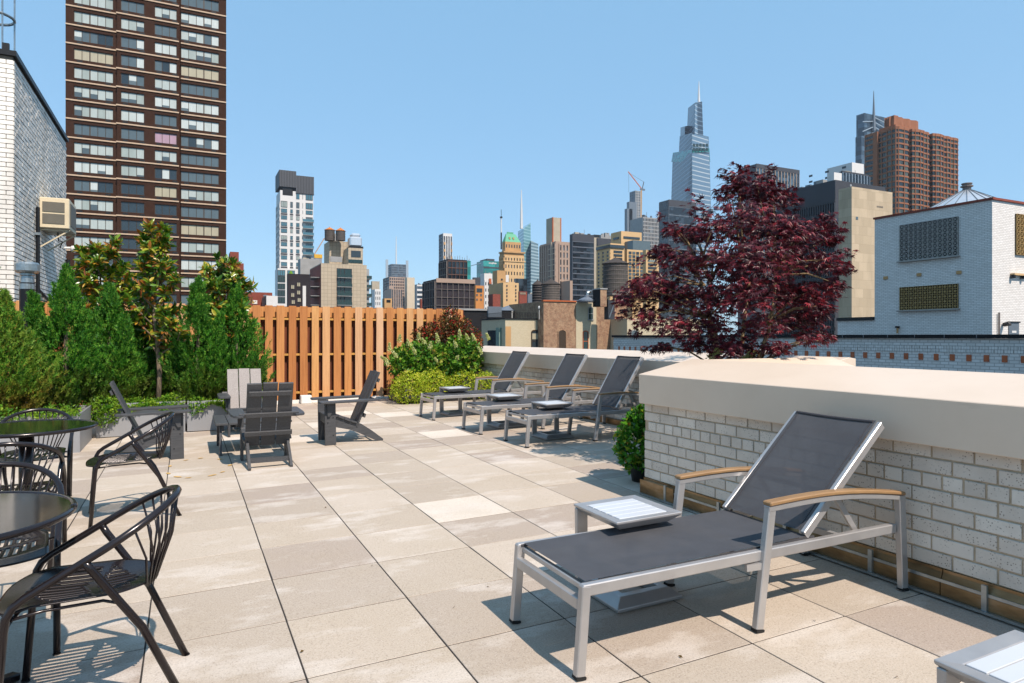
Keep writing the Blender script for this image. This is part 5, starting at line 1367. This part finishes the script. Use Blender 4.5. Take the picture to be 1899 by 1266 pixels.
p0 = at(1188.5, 430, 1230); t = thing('tower_crane', 'orange tower crane with a raised jib beside the slender skyscraper', 'crane', tuple(p0))
def cp(u_, v_): return at(u_, v_, 1230)-p0
MB().beam(cp(1188.5, 450), cp(1189.5, 352), 2.2, 2.2).build('mast', M['tan_stone'], t); MB().beam(cp(1190, 350), cp(1165, 318), 1.4, 1.6).build('jib', M['crane_orange'], t); MB().beam(cp(1187, 350), cp(1196, 352), 2.6, 3).build('slewing_deck', M['steel_grey'], t); MB().beam(cp(1191, 350), cp(1194, 337), 1.2, 1.4).build('a_frame', M['facade_charcoal'], t); MB().tube([cp(1194, 337), cp(1168, 321)], .25, 4).build('pendant_cable', M['facade_charcoal'], t); MB().tube([cp(1166, 320), cp(1166, 356)], .2, 4).build('hoist_rope', M['facade_charcoal'], t)
b = B('grey_slab', 'grey gridded slab with a sloping roof line left of the dark glass block', 1191, 1192, 1224, 402, 720, 'conc_grey'); b.grid('F', 12, 4, .8, 1.1, 'glass_far', 'conc_grey', .4, 20)
clutter(b, 82, 4)
b = B('dark_glass_block', 'dark blue glass block in front of the tapering skyscraper', 1222.5, 1240, 1291, 370, 610, 'glass_dark'); b.grid('F', 1, 8, .5, .7, 'glass_dark', 'steel_grey', .3, 20, b.z(382)); b.bx(-.1, -.3, b.z(382), b.w, -.05, b.zt+.2, 'dark_stone', 'top_band'); b.grid('L', 1, 8, .4, .5, 'glass_dark', 'dark_stone', .3, 20)
clutter(b, 83, 3, .6)
# ------------------------------------------------ the tapering skyscraper
p = at(1284, 600, 980); vd = thing('tapering_skyscraper', 'tallest glass skyscraper, tapering in tiers to a white spire', 'building', (p.x, p.y, GZ))
wedge(((1236, 1247.5), (1285, 1283.5), (1326, 1315.5)), 640, (288, 283, 281), (1060, 960, 985), 'main_shaft', 'vand_glass', vd)
wedge(((1245, 1248), (1284, 1283.5), (1317, 1315.5)), 300, (283, 277, 275), (1062, 961, 986), 'open_storeys', 'glass_teal', vd)
wedge(((1258, 1260.5), (1284, 1283.5), (1316, 1314)), 300, (252, 246, 253), (1040, 970, 990), 'second_tier', 'vand_glass', vd)
wedge(((1261, 1262), (1270, 1270), (1277, 1277)), 290, (236, 234, 233), (1050, 1010, 1015), 'west_pinnacle', 'vand_glass', vd)
wedge(((1273, 1276), (1288, 1289), (1304.5, 1302)), 262, (200, 190, 188), (1030, 975, 985), 'top_tier', 'vand_glass', vd)
def sliver(us, v0_, v1_, D, nm, mat):                   # right faces with sunlight painted in as lighter glass, set a little proud
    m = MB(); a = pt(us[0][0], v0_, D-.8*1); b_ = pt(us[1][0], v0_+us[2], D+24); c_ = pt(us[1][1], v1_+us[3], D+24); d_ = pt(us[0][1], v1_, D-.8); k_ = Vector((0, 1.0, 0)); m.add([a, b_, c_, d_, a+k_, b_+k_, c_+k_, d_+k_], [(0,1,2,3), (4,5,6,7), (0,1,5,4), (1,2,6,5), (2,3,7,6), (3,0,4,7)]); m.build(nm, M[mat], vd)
sliver(((1285, 1283.7), (1325, 1315.4), 0, 1), 640, 284, 958, 'sun_painted_face', 'vand_sun_paint'); sliver(((1283.6, 1283.7), (1315, 1313.8), 0, 5), 276, 248, 966, 'sun_painted_face', 'vand_sun_paint'); sliver(((1288.6, 1289), (1304, 1301.8), 2, -1), 250, 192, 971, 'sun_painted_face', 'vand_sun_paint')
MB().tube([pt(1296, 190, 990), pt(1296, 170, 990), pt(1296.2, 150, 990)], [2.2, 1.3, .3], 6).build('spire', M['facade_white'], vd)
m = MB()
for k in range(5):
    a = pt(1285.5+k*6, 279, 957+k*4.4); m.box(a.x, a.y-.6, a.z, a.x+3.6, a.y+1, a.z+4)
    m.box(a.x, a.y-.6, a.z+6, a.x+3.6, a.y+1, a.z+10)
m.build('open_bays', M['pane_green'], vd)['kind'] = 'stuff'
# ------------------------------------------------ behind and right of the maple
b = B('brown_slab', 'grey-brown slab tower with vertical fins above the maple', 1368, 1402, 1482, 303.5, 660, 'dark_stone'); b.grid('F', 14, 12, .7, 0, 'glass_far', 'pink_stone', .6, 60, b.z(311)); b.bx(0, -.6, b.z(311), b.w, -.02, b.zt+.2, 'dark_stone', 'top_band')
clutter(b, 84, 3, .5)
b = B('dark_tower', 'large blue-black tower block behind the maple', 1440, 1549, 1642, 333, 165, 'dark_stone'); b.grid('L', 26, 3.3, .28, .9, 'glass_dark', 'facade_charcoal', .3, 0, b.z(372)); b.bx(b.X(1552), 4, b.zt, b.X(1570), 6, b.zt+1.0, 'conc_grey', 'parapet_bit')
m = MB()
for k in range(16): m.box(1.5, 6+k*2.6, b.zt, 2.3, 7.6+k*2.6, b.zt+rnd(.5, 1.3))
b.mb(m, 'roof_machinery', 'steel_grey')['kind'] = 'stuff'; b.bx(.2, .5, b.zt, 3, 2.5, b.zt+2.0, 'facade_white', 'white_box')
b = B('blank_slab', 'blank beige stone slab with large panels beside the dark tower', 1555, 1579.5, 1655, 345.5, 140, 'slab_stone'); b.bx(b.X(1587), -.06, b.z(406), b.X(1591), -.02, b.z(400.5), 'pane_grey', 'vent'); b.bx(b.X(1587.5), -.06, b.z(466), b.X(1589), -.02, b.z(462.5), 'black_steel', 'vent'); b.bx(-.06, 3.2, b.z(406), -.02, 3.8, b.z(400.5), 'pane_grey', 'vent')
m = MB()
for k in range(6): m.box(b.X(1626+k*2), -.05, b.z(378), b.X(1627.2+k*2), -.02, b.z(375))
b.mb(m, 'vents', 'mortar_dark')
b.mb(MB().lathe([(.05, 0), (.16, .25), (.16, .4), (0, .5)], 8, (.1, .3, b.zt)), 'finial', 'facade_white')
b = B('white_penthouse', 'white rooftop penthouse with square windows behind the dark tower', 1534, 1580, 1602, 300.5, 300, 'facade_white', zb=40)
for k in range(3):
    for q in range(2): b.bx(-.1, 3+k*9, b.z(320)-q*0+q*2.8, -.02, 5+k*9, b.z(316)+q*2.8, 'pane_dark', 'window')
b = B('dark_striped_block', 'dark block with white vertical mullions left of the orange tower', 1560, 1562, 1612, 316, 280, 'dark_stone'); b.grid('F', 9, 9, .28, .0, 'glass_dark', 'mullion', .4, 40)
clutter(b, 89, 3, .6)
b = B('grey_spire_tower', 'grey glass tower with a needle spire behind the orange tower', 1588, 1603, 1660, 209, 620, 'glass_tower'); b.bx(b.X(1590), -4, GZ, b.X(1604), 2, b.z(256), 'glass_tower', 'lower_block'); m = MB(); m.tube([(b.X(1618.5), -1, b.z(240)), (b.X(1618.5), -1, b.z(212)), (b.X(1618.5), -1, b.z(165))], [2.0, 1.3, .25], 6); b.mb(m, 'spire', 'steel_grey')
m = MB()
for k in range(5): m.tube([(b.X(1596), -2, b.z(300-k*18)), (b.X(1618.5), -1, b.z(262-k*10))], .5, 4); m.tube([(b.X(1640), -2, b.z(262-k*10)), (b.X(1618.5), -1, b.z(250-k*9))], .5, 4)
b.mb(m, 'bracing', 'mullion')
# ------------------------------------------------ orange brick tower with rounded bays
D_ = 352.; cB = at(1664, 233, D_); ot = thing('orange_tower', 'orange brick tower with rounded window bays, right of the needle spire', 'building', (cB.x, cB.y, GZ))
WX = xof(1778, cB.y)-cB.x; DY = yof(1605, cB.x)-cB.y
def bay_plan(out=0.0):
    P = []
    def scallop(p0, p1, bulge, n_):
        a = Vector(p0); b_ = Vector(p1); d = b_-a; nrm = Vector((d.y, -d.x)).normalized()
        for k in range(n_):
            t_ = k/n_; P.append(a+d*t_+nrm*(bulge*math.sin(math.pi*t_)))
    scallop((0, DY), (0, DY*.72), .0, 2); scallop((0, DY*.72), (.8, DY*.66), 0, 1); scallop((.8, DY*.66), (.8, DY*.34), 0, 2); scallop((.8, DY*.34), (0, DY*.3), 0, 1)
    scallop((0, DY*.3), (0, 1.6), .1, 3); scallop((0, 1.6), (1.6, 0), .35, 4)
    w4 = (WX-1.6)
    xs_ = [1.6, 1.6+w4*.14, 1.6+w4*.20, 1.6+w4*.40, 1.6+w4*.48, 1.6+w4*.54, 1.6+w4*.74, 1.6+w4*.86, WX]
    scallop((xs_[0], 0), (xs_[1], 0), .05, 2); scallop((xs_[1], 0), (xs_[2], 1.7), 0, 1); scallop((xs_[2], 1.7), (xs_[2]+.01, -.2), 0, 1)
    scallop((xs_[2], -.2), (xs_[3], -.1), .9, 6); scallop((xs_[3], -.1), (xs_[4], 0), .1, 2); scallop((xs_[4], 0), (xs_[5], 1.8), 0, 1); scallop((xs_[5], 1.8), (xs_[5]+.01, -.2), 0, 1)
    scallop((xs_[5], -.2), (xs_[6], 0), .9, 6); scallop((xs_[6], 0), (xs_[7], .1), .55, 4); scallop((xs_[7], .1), (WX, .3), .6, 4)
    P.append(Vector((WX, .3))); P.append(Vector((WX, DY)))
    if out:
        c_ = Vector((WX/2, DY/2)); Q = []
        for i, q in enumerate(P):
            a = P[i-1]; b_ = P[(i+1) % len(P)]; d = (b_-a); nrm = Vector((d.y, -d.x)).normalized(); Q.append(q+nrm*out)
        P = Q
    return [(q.x, q.y) for q in P]
PI_ = bay_plan(0); PO = bay_plan(.28)
ztop = cB.z; o = MB().prism(PI_, GZ, ztop-.5, 'z').build('glazing', M['glass_olive'], ot); o.location = (0, 0, -GZ)
fh = 2.86; m = MB(); k = 0; z = ztop
while z > 55: m.prism(PO, z-(.85 if k else 1.5), z, 'z'); z -= fh; k += 1
o = m.build('spandrels', M['orange_trim'], ot); o.location = (0, 0, -GZ); o['kind'] = 'stuff'
m = MB()
for i in range(0, len(PO), 2):
    a = Vector(PO[i]); m.box(a.x-.16, a.y-.16, 50, a.x+.16, a.y+.16, ztop-.2)
o = m.build('brick_piers', M['orange_trim'], ot); o.location = (0, 0, -GZ); o['kind'] = 'stuff'
m = MB().box(-.5, DY*.60, 40, .82, DY*.74, ztop+.02); o = m.build('flank_pier', M['orange_trim'], ot); o.location = (0, 0, -GZ)
def oz(v_): return H+(V0-v_)/F_PX*D_
x0_, x1_ = xof(1655, cB.y+6)-cB.x, xof(1703, cB.y+6)-cB.x; yb_ = yof(1640, cB.x+x0_)-cB.y
P = []
for k in range(7): P.append((x0_, yb_-(yb_-6)*k/7-(.0 if k % 2 else .0))); P[-1] = (x0_-(.9 if k % 2 else 0), P[-1][1])
for k in range(8): P.append((x0_+(x1_-x0_)*k/7, 6-(.0 if k % 2 else .9)))
P += [(x1_, yb_)]
o = MB().prism(P, ztop-1, oz(206), 'z').build('lift_house', M['orange_trim'], ot); o.location = (0, 0, -GZ)
o = MB().box(x0_+6, 9, oz(207), x0_+9.5, 13, oz(198)).build('chimney_cap', M['orange_trim'], ot); o.location = (0, 0, -GZ)
o = MB().box(x0_-1.5, 3.2, ztop-.4, x1_+1.2, yb_+2, ztop+2.2).build('roof_terrace', M['orange_trim'], ot); o.location = (0, 0, -GZ)
xa = xof(1742, cB.y+6)-cB.x; o = MB().box(xa, 4, ztop-.3, xa+7, 9, ztop+1.9).build('stair_head', M['orange_trim'], ot); o.location = (0, 0, -GZ)
# ------------------------------------------------ glazed brick building at the right, with pierced screens
XR = 42.; rr_ = ray(1840, 370); DR = XR/rr_.x; cR = at(1840, 370, DR)
gb = thing('glazed_brick_building', 'pale glazed brick building with pierced block screens at the right', 'building', (cR.x, cR.y, GZ))
dR = yof(1622, XR)-cR.y; wR = 16.; zR = cR.z
def gp(m, nm, mat, par=None, **k):
    o = m.build(nm, M[mat], par or gb, **k)
    if par is None: o.location = (0, 0, -GZ)
    return o
gp(MB().box(0, 0, GZ, wR, dR, zR), 'wall', 'brick_glazed'); gp(MB().box(-.1, -.1, zR+.002, wR, dR+.05, zR+.13), 'coping', 'red_brick')
def zL(u_, v_): r_ = ray(u_, v_); return H+r_.z*XR/r_.x
def yL(u_): return yof(u_, XR)-cR.y
y_a, y_b = yL(1778), yL(1670)
blk = {}
def block_mesh(bs, bz, kind, mat):
    m = MB(); t_ = .08; f = .06
    def e(p0, p1, q0, q1): m.box(-t_, p0, q0, 0, p1, q1)
    e(0, bs, 0, bz*f); e(0, bs, bz*(1-f), bz); e(0, bs*f, bz*f, bz*(1-f)); e(bs*(1-f), bs, bz*f, bz*(1-f))
    r_ = .17 if kind == 'star' else .24
    m.prism([(bs*(.5+r_*math.cos(R(45*q))*(1.25 if q % 2 else .8)), bz*(.5+r_*math.sin(R(45*q))*(1.25 if q % 2 else .8))) for q in range(8)], -t_, -.01, 'x')
    for a in range(4):
        q = R(45+90*a) if kind == 'star' else R(90*a)
        m.beam((-t_/2, bs*.5, bz*.5), (-t_/2, bs*(.5+.62*math.cos(q)*(1 if kind == 'star' else .75)), bz*(.5+.62*math.sin(q)*(1 if kind == 'star' else .75))), t_*.8, bs*.07, (0, -math.sin(q), math.cos(q)))
    return m.mesh('screen_block', M[mat], fix=True)
plain('screen_grey', '96928c', .85); plain('screen_tan', '94794a', .85)
for (va, vb, nz, kind, mat, bg_) in ((zL(1724, 409.5), zL(1724, 478.5), 8, 'star', 'screen_grey', 'black_steel'), (zL(1724, 529), zL(1724, 573), 5, 'ring', 'screen_tan', 'black_steel')):
    ny = 12; bs = (y_b-y_a)/ny; bz = (va-vb)/nz; bm_ = block_mesh(bs*.985, bz*.985, kind, mat)
    s_ = gp(MB().box(-.04, y_a, vb, -.012, y_b, va), 'screen_panel', bg_)
    for i in range(ny):
        for k in range(nz): obj('screen_block', bm_, s_, (-.045, y_a+i*bs, vb+k*bz))
    MB().box(-.26, y_a-.1, vb-.1, .0, y_b+.1, vb-.01).build('sill', M['screen_grey'], s_)
# screen, door and lamps on the sunlit face
bs = .34; bm_ = block_mesh(bs*.98, bs*.98, 'star', 'screen_grey'); zt_, x_ = H+(V0-392)/F_PX*(ray(1882, 392).y and cR.y/ray(1882, 392).y), xof(1882, cR.y)-cR.x
D2 = cR.y/ray(1882, 400).y; za = H+(V0-396)/F_PX*D2; zb_ = H+(V0-472)/F_PX*D2; nz = 7; bz = (za-zb_)/nz
s_ = gp(MB().box(x_, -.04, zb_, x_+6*bz, -.012, za), 'screen_panel', 'black_steel')
bm_ = block_mesh(bz*.98, bz*.98, 'star', 'screen_tan')
for i in range(6):
    for k in range(nz):
        o = obj('screen_block', bm_, s_, (x_+i*bz, -.045, zb_+k*bz)); o.rotation_euler = (0, 0, R(-90)); o.location = (x_+i*bz, -.205+.16, zb_+k*bz); o.rotation_euler = (0, 0, R(90)); o.location = (x_+(i+1)*bz, -.045, zb_+k*bz)
xd = xof(1869.5, cR.y)-cR.x; D3 = cR.y/ray(1878, 600).y
def z3(v_): return H+(V0-v_)/F_PX*D3
gp(MB().box(xd, -.05, z3(640), xd+1.05, -.012, z3(598.5)), 'door', 'steel_grey'); gp(MB().box(xd-.08, -.09, z3(598.5), xd+1.13, -.01, z3(596)), 'door_head', 'black_steel'); gp(MB().box(xd+.3, -.06, z3(617), xd+.75, -.052, z3(613)), 'door_sign', 'facade_white')
o = gp(MB().box(xof(1873, cR.y)-cR.x, -.25, z3(510.5), xof(1899, cR.y)-cR.x+.6, -.02, z3(507)), 'bird_guard', 'tan_pale')
for u_ in (1874, 1893): gp(MB().tube([(xof(u_, cR.y)-cR.x, -.15, z3(510)), (xof(u_, cR.y)-cR.x, -.15, z3(516))], .12, 8), 'floodlight', 'black_steel')
gp(MB().tube([(xof(1859, cR.y)-cR.x, -.1, z3(602)), (xof(1857, cR.y)-cR.x, -.4, z3(600)), (xof(1856.5, cR.y)-cR.x, -.42, z3(603))], .13, 8), 'wall_lamp', 'black_steel'); gp(MB().tube([(xof(1849.5, cR.y)-cR.x, -.1, z3(622)), (xof(1849.5, cR.y)-cR.x, -.1, z3(580))], .05, 6), 'conduit', 'steel_pole')
gp(MB().tube([(-.15, yL(1667), zL(1667, 618)), (-.15, yL(1667), zL(1667, 607))], .06, 6), 'vent_pipe', 'tan_stone'); gp(MB().box(-.3, yL(1669), zL(1667, 608), -.02, yL(1665), zL(1667, 604.5)), 'vent_hood', 'black_steel')
for u_, v_ in ((1643, 515), (1705, 509), (1779, 505)): gp(MB().box(-.08, yL(u_)-.14, zL(u_, v_)-.1, -.01, yL(u_)+.14, zL(u_, v_)+.1), 'vent', 'tan_stone')
# low shoulder left of it
dS = yof(1553, XR)-cR.y; gp(MB().box(.02, dR-.02, GZ, 8, dS, zL(1590, 594)), 'low_wing', 'brick_glazed'); gp(MB().box(-.12, dR+.02, zL(1590, 594)+.003, 8, dS, zL(1590, 588)), 'wing_coping', 'black_steel')
# metal cone roof standing on it
pc = at(1793, 392, 50.5); cn = thing('metal_cone_roof', 'shiny segmented metal cone roof with a finial above the glazed brick building', 'roof', tuple(pc)); rC = 78*50.5/F_PX; hC = (392-352)*50.5/F_PX
MB().lathe([(rC*1.0, -3), (rC, 0), (.25, hC), (.2, hC+.02)], 24).build('cone', M['white_metal'], cn)
m = MB()
for k in range(24):
    a = 2*math.pi*k/24; m.beam((rC*1.0*math.cos(a), rC*1.0*math.sin(a), .01), (.25*math.cos(a), .25*math.sin(a), hC+.01), .05, .05)
m.build('seams', M['steel_grey'], cn); MB().lathe([(.28, hC-.02), (.28, hC+.22), (.42, hC+.23), (.42, hC+.3), (.3, hC+.31), (.3, hC+.42), (.36, hC+.43), (.36, hC+.5)], 12).build('finial', M['steel_pole'], cn)
# ------------------------------------------------ blue-shaded parapet with orange tiles
XP = 18.; yp0, yp1 = 2.0, yof(1138, XP)
bp = thing('glazed_parapet', 'long glazed brick parapet dotted with small orange tiles', 'wall', (XP, yp0, 0))
MB().box(0, 0, -12, .4, yp1-yp0, 1.36).build('wall', M['brick_glazed2'], bp); MB().box(-.09, -.05, 1.363, .5, yp1-yp0+.05, 1.46).build('coping', M['roof_tar'], bp)
sold = MB(); y = .05
while y < yp1-yp0: sold.box(-.012, y, .98, 0, y+.055, 1.17); y += .072
o = sold.build('soldier_course', M['brick_glazed2'], bp); o['kind'] = 'stuff'
tm = MB().box(-.02, -.062, -.085, 0, .062, .085).mesh('tile', plain('orange_tile', 'a5552c', .5, var=.25, nscale=3), bevel=.004)
y = yof(1537, XP)-yp0-.41475*14
for k in range(60):
    yy = y+k*.41475
    if 0 < yy < yp1-yp0-.1: obj('tile', tm, bp, (0, yy, .86))
for u_ in (1566, 1605, 1650, 1700, 1755, 1815): MB().box(-.1, yof(u_, XP)-yp0-.006, 1.36, .51, yof(u_, XP)-yp0+.006, 1.464).build('coping_joint', M['steel_grey'], bp)
tag(MB().box(XP+.4, 2, -12, 41.95, yof(1560, XR), .55).build('neighbour_roof', M['roof_tar']), 'flat tar roof between the glazed parapet and the glazed brick building', 'roof')
# ------------------------------------------------ cream and brick row houses in the middle
b = B('cream_house', 'cream painted brick row house with an arched window, right of the red shrub', 893, 937, 1007.5, 591.5, 75, 'brick_cream')
def arched(b_, ua, ub, va, vb, mat, trim='brick_old', split=True, nm='window'):
    x0_, x1_, z0_, z1_ = b_.X(ua), b_.X(ub), b_.z(vb), b_.z(va); w_ = x1_-x0_; h_ = z1_-z0_
    ar = [(x0_, z0_), (x1_, z0_), (x1_, z1_-w_*.22)]+[(x0_+w_*(.5+.5*math.cos(R(a))), z1_-w_*.22+w_*.22*math.sin(R(a))) for a in (30, 60, 90, 120, 150)]+[(x0_, z1_-w_*.22)]
    o = b_.mb(MB().prism(ar, -.06, -.012, 'y'), nm, mat)
    e = .07; fr = MB()
    fr.box(x0_-e, -.12, z0_, x0_, .0, z1_-w_*.2); fr.box(x1_, -.12, z0_, x1_+e, .0, z1_-w_*.2); fr.box(x0_-e-.05, -.18, z0_-.1, x1_+e+.05, .0, z0_)
    for a in range(0, 180, 30):
        p_ = [(x0_+w_*.5+(w_*.5+e*.5)*math.cos(R(q)), z1_-w_*.22+(w_*.22+e*.8)*math.sin(R(q))) for q in (a, a+30)]
        fr.beam((p_[0][0], -.07, p_[0][1]), (p_[1][0], -.07, p_[1][1]), .1, e*1.6)
    if split: fr.box(x0_, -.09, z0_+h_*.46, x1_, -.055, z0_+h_*.46+.07)
    fo = fr.build('frame', M[trim], o); return o
o = arched(b, 986, 998.5, 612.5, 650, 'pane_dark', 'bronze_frame'); MB().box(b.X(986.5), -.075, b.z(629), b.X(997.5), -.062, b.z(618)).build('blind', M['pane_tan'], o)
b.bx(b.X(937.5), -.03, b.z(650), b.X(947.5), -.012, b.z(605), 'tan_stone', 'bare_patch'); b.bx(-.1, -.12, b.zt+.003, b.w, b.d, b.zt+.12, 'roof_tar', 'coping')
b.bx(-.14, yof(915, b.x0)-b.y0-1.2, b.z(650), -.02, yof(915, b.x0)-b.y0+1.4, b.z(612), 'pane_dark', 'window'); b.bx(-.3, 1.0, b.z(650), -.02, 1.9, b.z(607), 'shutter_green', 'shutter')
m = MB(); L_ = b.d
for k in range(30): m.tube([(-.05, .3+L_*k/30, b.zt+.12), (-.05, .3+L_*k/30, b.zt+.75)], .018, 4)
for k in range(24): m.tube([(b.w*k/24, .1, b.zt+.12), (b.w*k/24, .1, b.zt+.75)], .018, 4)
m.tube([(-.05, .1, b.zt+.75), (-.05, L_, b.zt+.75)], .025, 4); m.tube([(0, .1, b.zt+.75), (b.w, .1, b.zt+.75)], .025, 4); b.mb(m, 'roof_railing', 'black_steel')['kind'] = 'stuff'
s_ = b
t = thing('roof_shed', 'small dark roof shed with a glazed pyramid skylight on the cream house', 'shed', tuple(at(947, 590, 82)))
MB().box(-1.9, 0, -.6, 2.0, 3, .95).build('wall', M['roof_tar'], t); MB().box(.1, -.05, -.6, .32, .0, 1.0).build('corner_post', M['conc_grey'], t); m = MB(); m.add([(-1.2, -.1, .96), (2.1, -.1, .96), (2.1, 3.1, .96), (-1.2, 3.1, .96), (.4, 1.5, 1.65)], [(0,1,4), (1,2,4), (2,3,4), (3,0,4)]); m.build('skylight', M['zinc_dome'], t)
t = thing('roof_shed', 'long low dark roof shed with a pale eave behind the red shrub', 'shed', tuple(at(885, 585, 92))); MB().box(-3.2, 0, -3, 3.0, 4, .7).build('wall', M['roof_tar'], t); MB().box(-3.3, -.2, .7, 3.1, 4, .95).build('eave', M['conc_grey'], t)
tag(MB().box(-.9, 0, 0, .9, .25, 1.3).build('tarpaulin', M['steel_grey']), 'blue-grey tarpaulin bundle on the cream house roof', 'tarpaulin').location = at(918, 588, 81)
tag(MB().lathe([(.03, 0), (.03, 1.2), (.12, 1.22), (.15, 1.36), (.1, 1.5), (0, 1.55)], 10).build('roof_lamp', M['facade_white']), 'small white globe lamp on a post at the brick house edge', 'lamp').location = at(1000, 592, 76)
tag(MB().box(-3, 0, -3, 2.6, 3, 1.5).build('roof_shed', M['roof_tar']), 'black roof shed beside the brick house', 'shed').location = at(985, 590, 88)
b = B('brick_house', 'patchy brown brick row house with a cream painted stripe', 1005, 1008, 1163, 558.5, 75.5, 'brick_old', zb=GZ, depth=9); b.zt0 = b.zt
b.bx(b.X(1068), -.05, GZ, b.X(1105.5), -.005, b.zt-.02, 'brick_cream', 'painted_stripe')
arched(b, 1035.5, 1048.5, 612, 650, 'bronze_frame', 'brick_old', False); arched(b, 1081, 1089.5, 614, 650, 'pane_green', 'rust_orange'); arched(b, 1091, 1098.5, 568, 591, 'pane_green', 'conc_grey'); arched(b, 1143, 1156, 613, 650, 'pane_dark', 'brick_old', False)
b.bx(-.1, -.12, b.zt+.003, b.X(1068), .3, b.zt+.16, 'rust_orange', 'coping'); b.bx(b.X(1105), -.1, b.zt+.003, b.X(1120), .3, b.zt+.12, 'rust_orange', 'coping')
t = thing('chimney', 'square brick chimney stack on the brick house', 'chimney', tuple(at(1119, 560, 75.6))); MB().box(-.4, 0, -.5, .45, 1.5, 1.45).build('stack', M['brick_old'], t); MB().box(-.5, -.08, 1.45, .52, 1.6, 1.58).build('cap', M['conc_grey'], t); MB().box(-.44, .0, -.5, -.405, 1.5, 1.44).build('dark_face', M['roof_tar'], t)  # near-black sheet covers the left side of the stack
t = thing('dome_vent', 'low grey dome skylight with a bent duct on the brick house', 'skylight', tuple(at(1088, 559, 77))); MB().lathe([(1.0, 0), (1.0, .18), (.75, .32), (.3, .5), (.28, .75), (0, .78)], 16).build('dome', M['zinc_dome'], t); MB().tube([(.1, 0, .7), (.1, 0, 1.05), (.3, 0, 1.2), (.55, 0, 1.15)], .16, 8).build('duct', M['galvanized'], t)
b = B('cream_house', 'cream house half hidden behind the maple', 1160, 1163, 1300, 590, 76.5, 'brick_cream', depth=9); arched(b, 1170, 1182, 613, 650, 'pane_grey', 'conc_grey')
t = thing('roof_frame', 'dark blue machinery frame on the brick house behind the maple tips', 'machinery', tuple(at(1134, 592, 76))); MB().box(-.45, 0, 0, .45, .8, 2.2).build('frame', M['facade_charcoal'], t); MB().beam((-.35, -.05, .2), (.4, -.05, 2.0), .12, .12).build('brace', M['steel_grey'], t)
tank(1141.5, 545, 489, 477.5, 45, 92, 'large weathered wooden water tank left of the maple', legs=3); tank(1021.5, 558, 527, 517, 33, 86, 'grey wooden water tank above the brick house', legs=3)
tank(997, 562, 528, 519, 20, 95, 'black tank behind the grey wooden water tank', wood='roof_tar', legs=3)
# ------------------------------------------------ air
hz = N('haze_air'); hz.n.remove(hz.b); vol = hz.new('VolumePrincipled'); vol.inputs['Color'].default_value = (.80, .88, 1.0, 1); vol.inputs['Density'].default_value = HAZE; vol.inputs['Anisotropy'].default_value = .2
hz.link(vol.outputs[0], hz.out.inputs['Volume'])
if HAZE > 0:
    hb = MB().box(-460, -160, -48, 1300, 1960, 420).build('haze', hz.m); hb['kind'] = 'stuff'
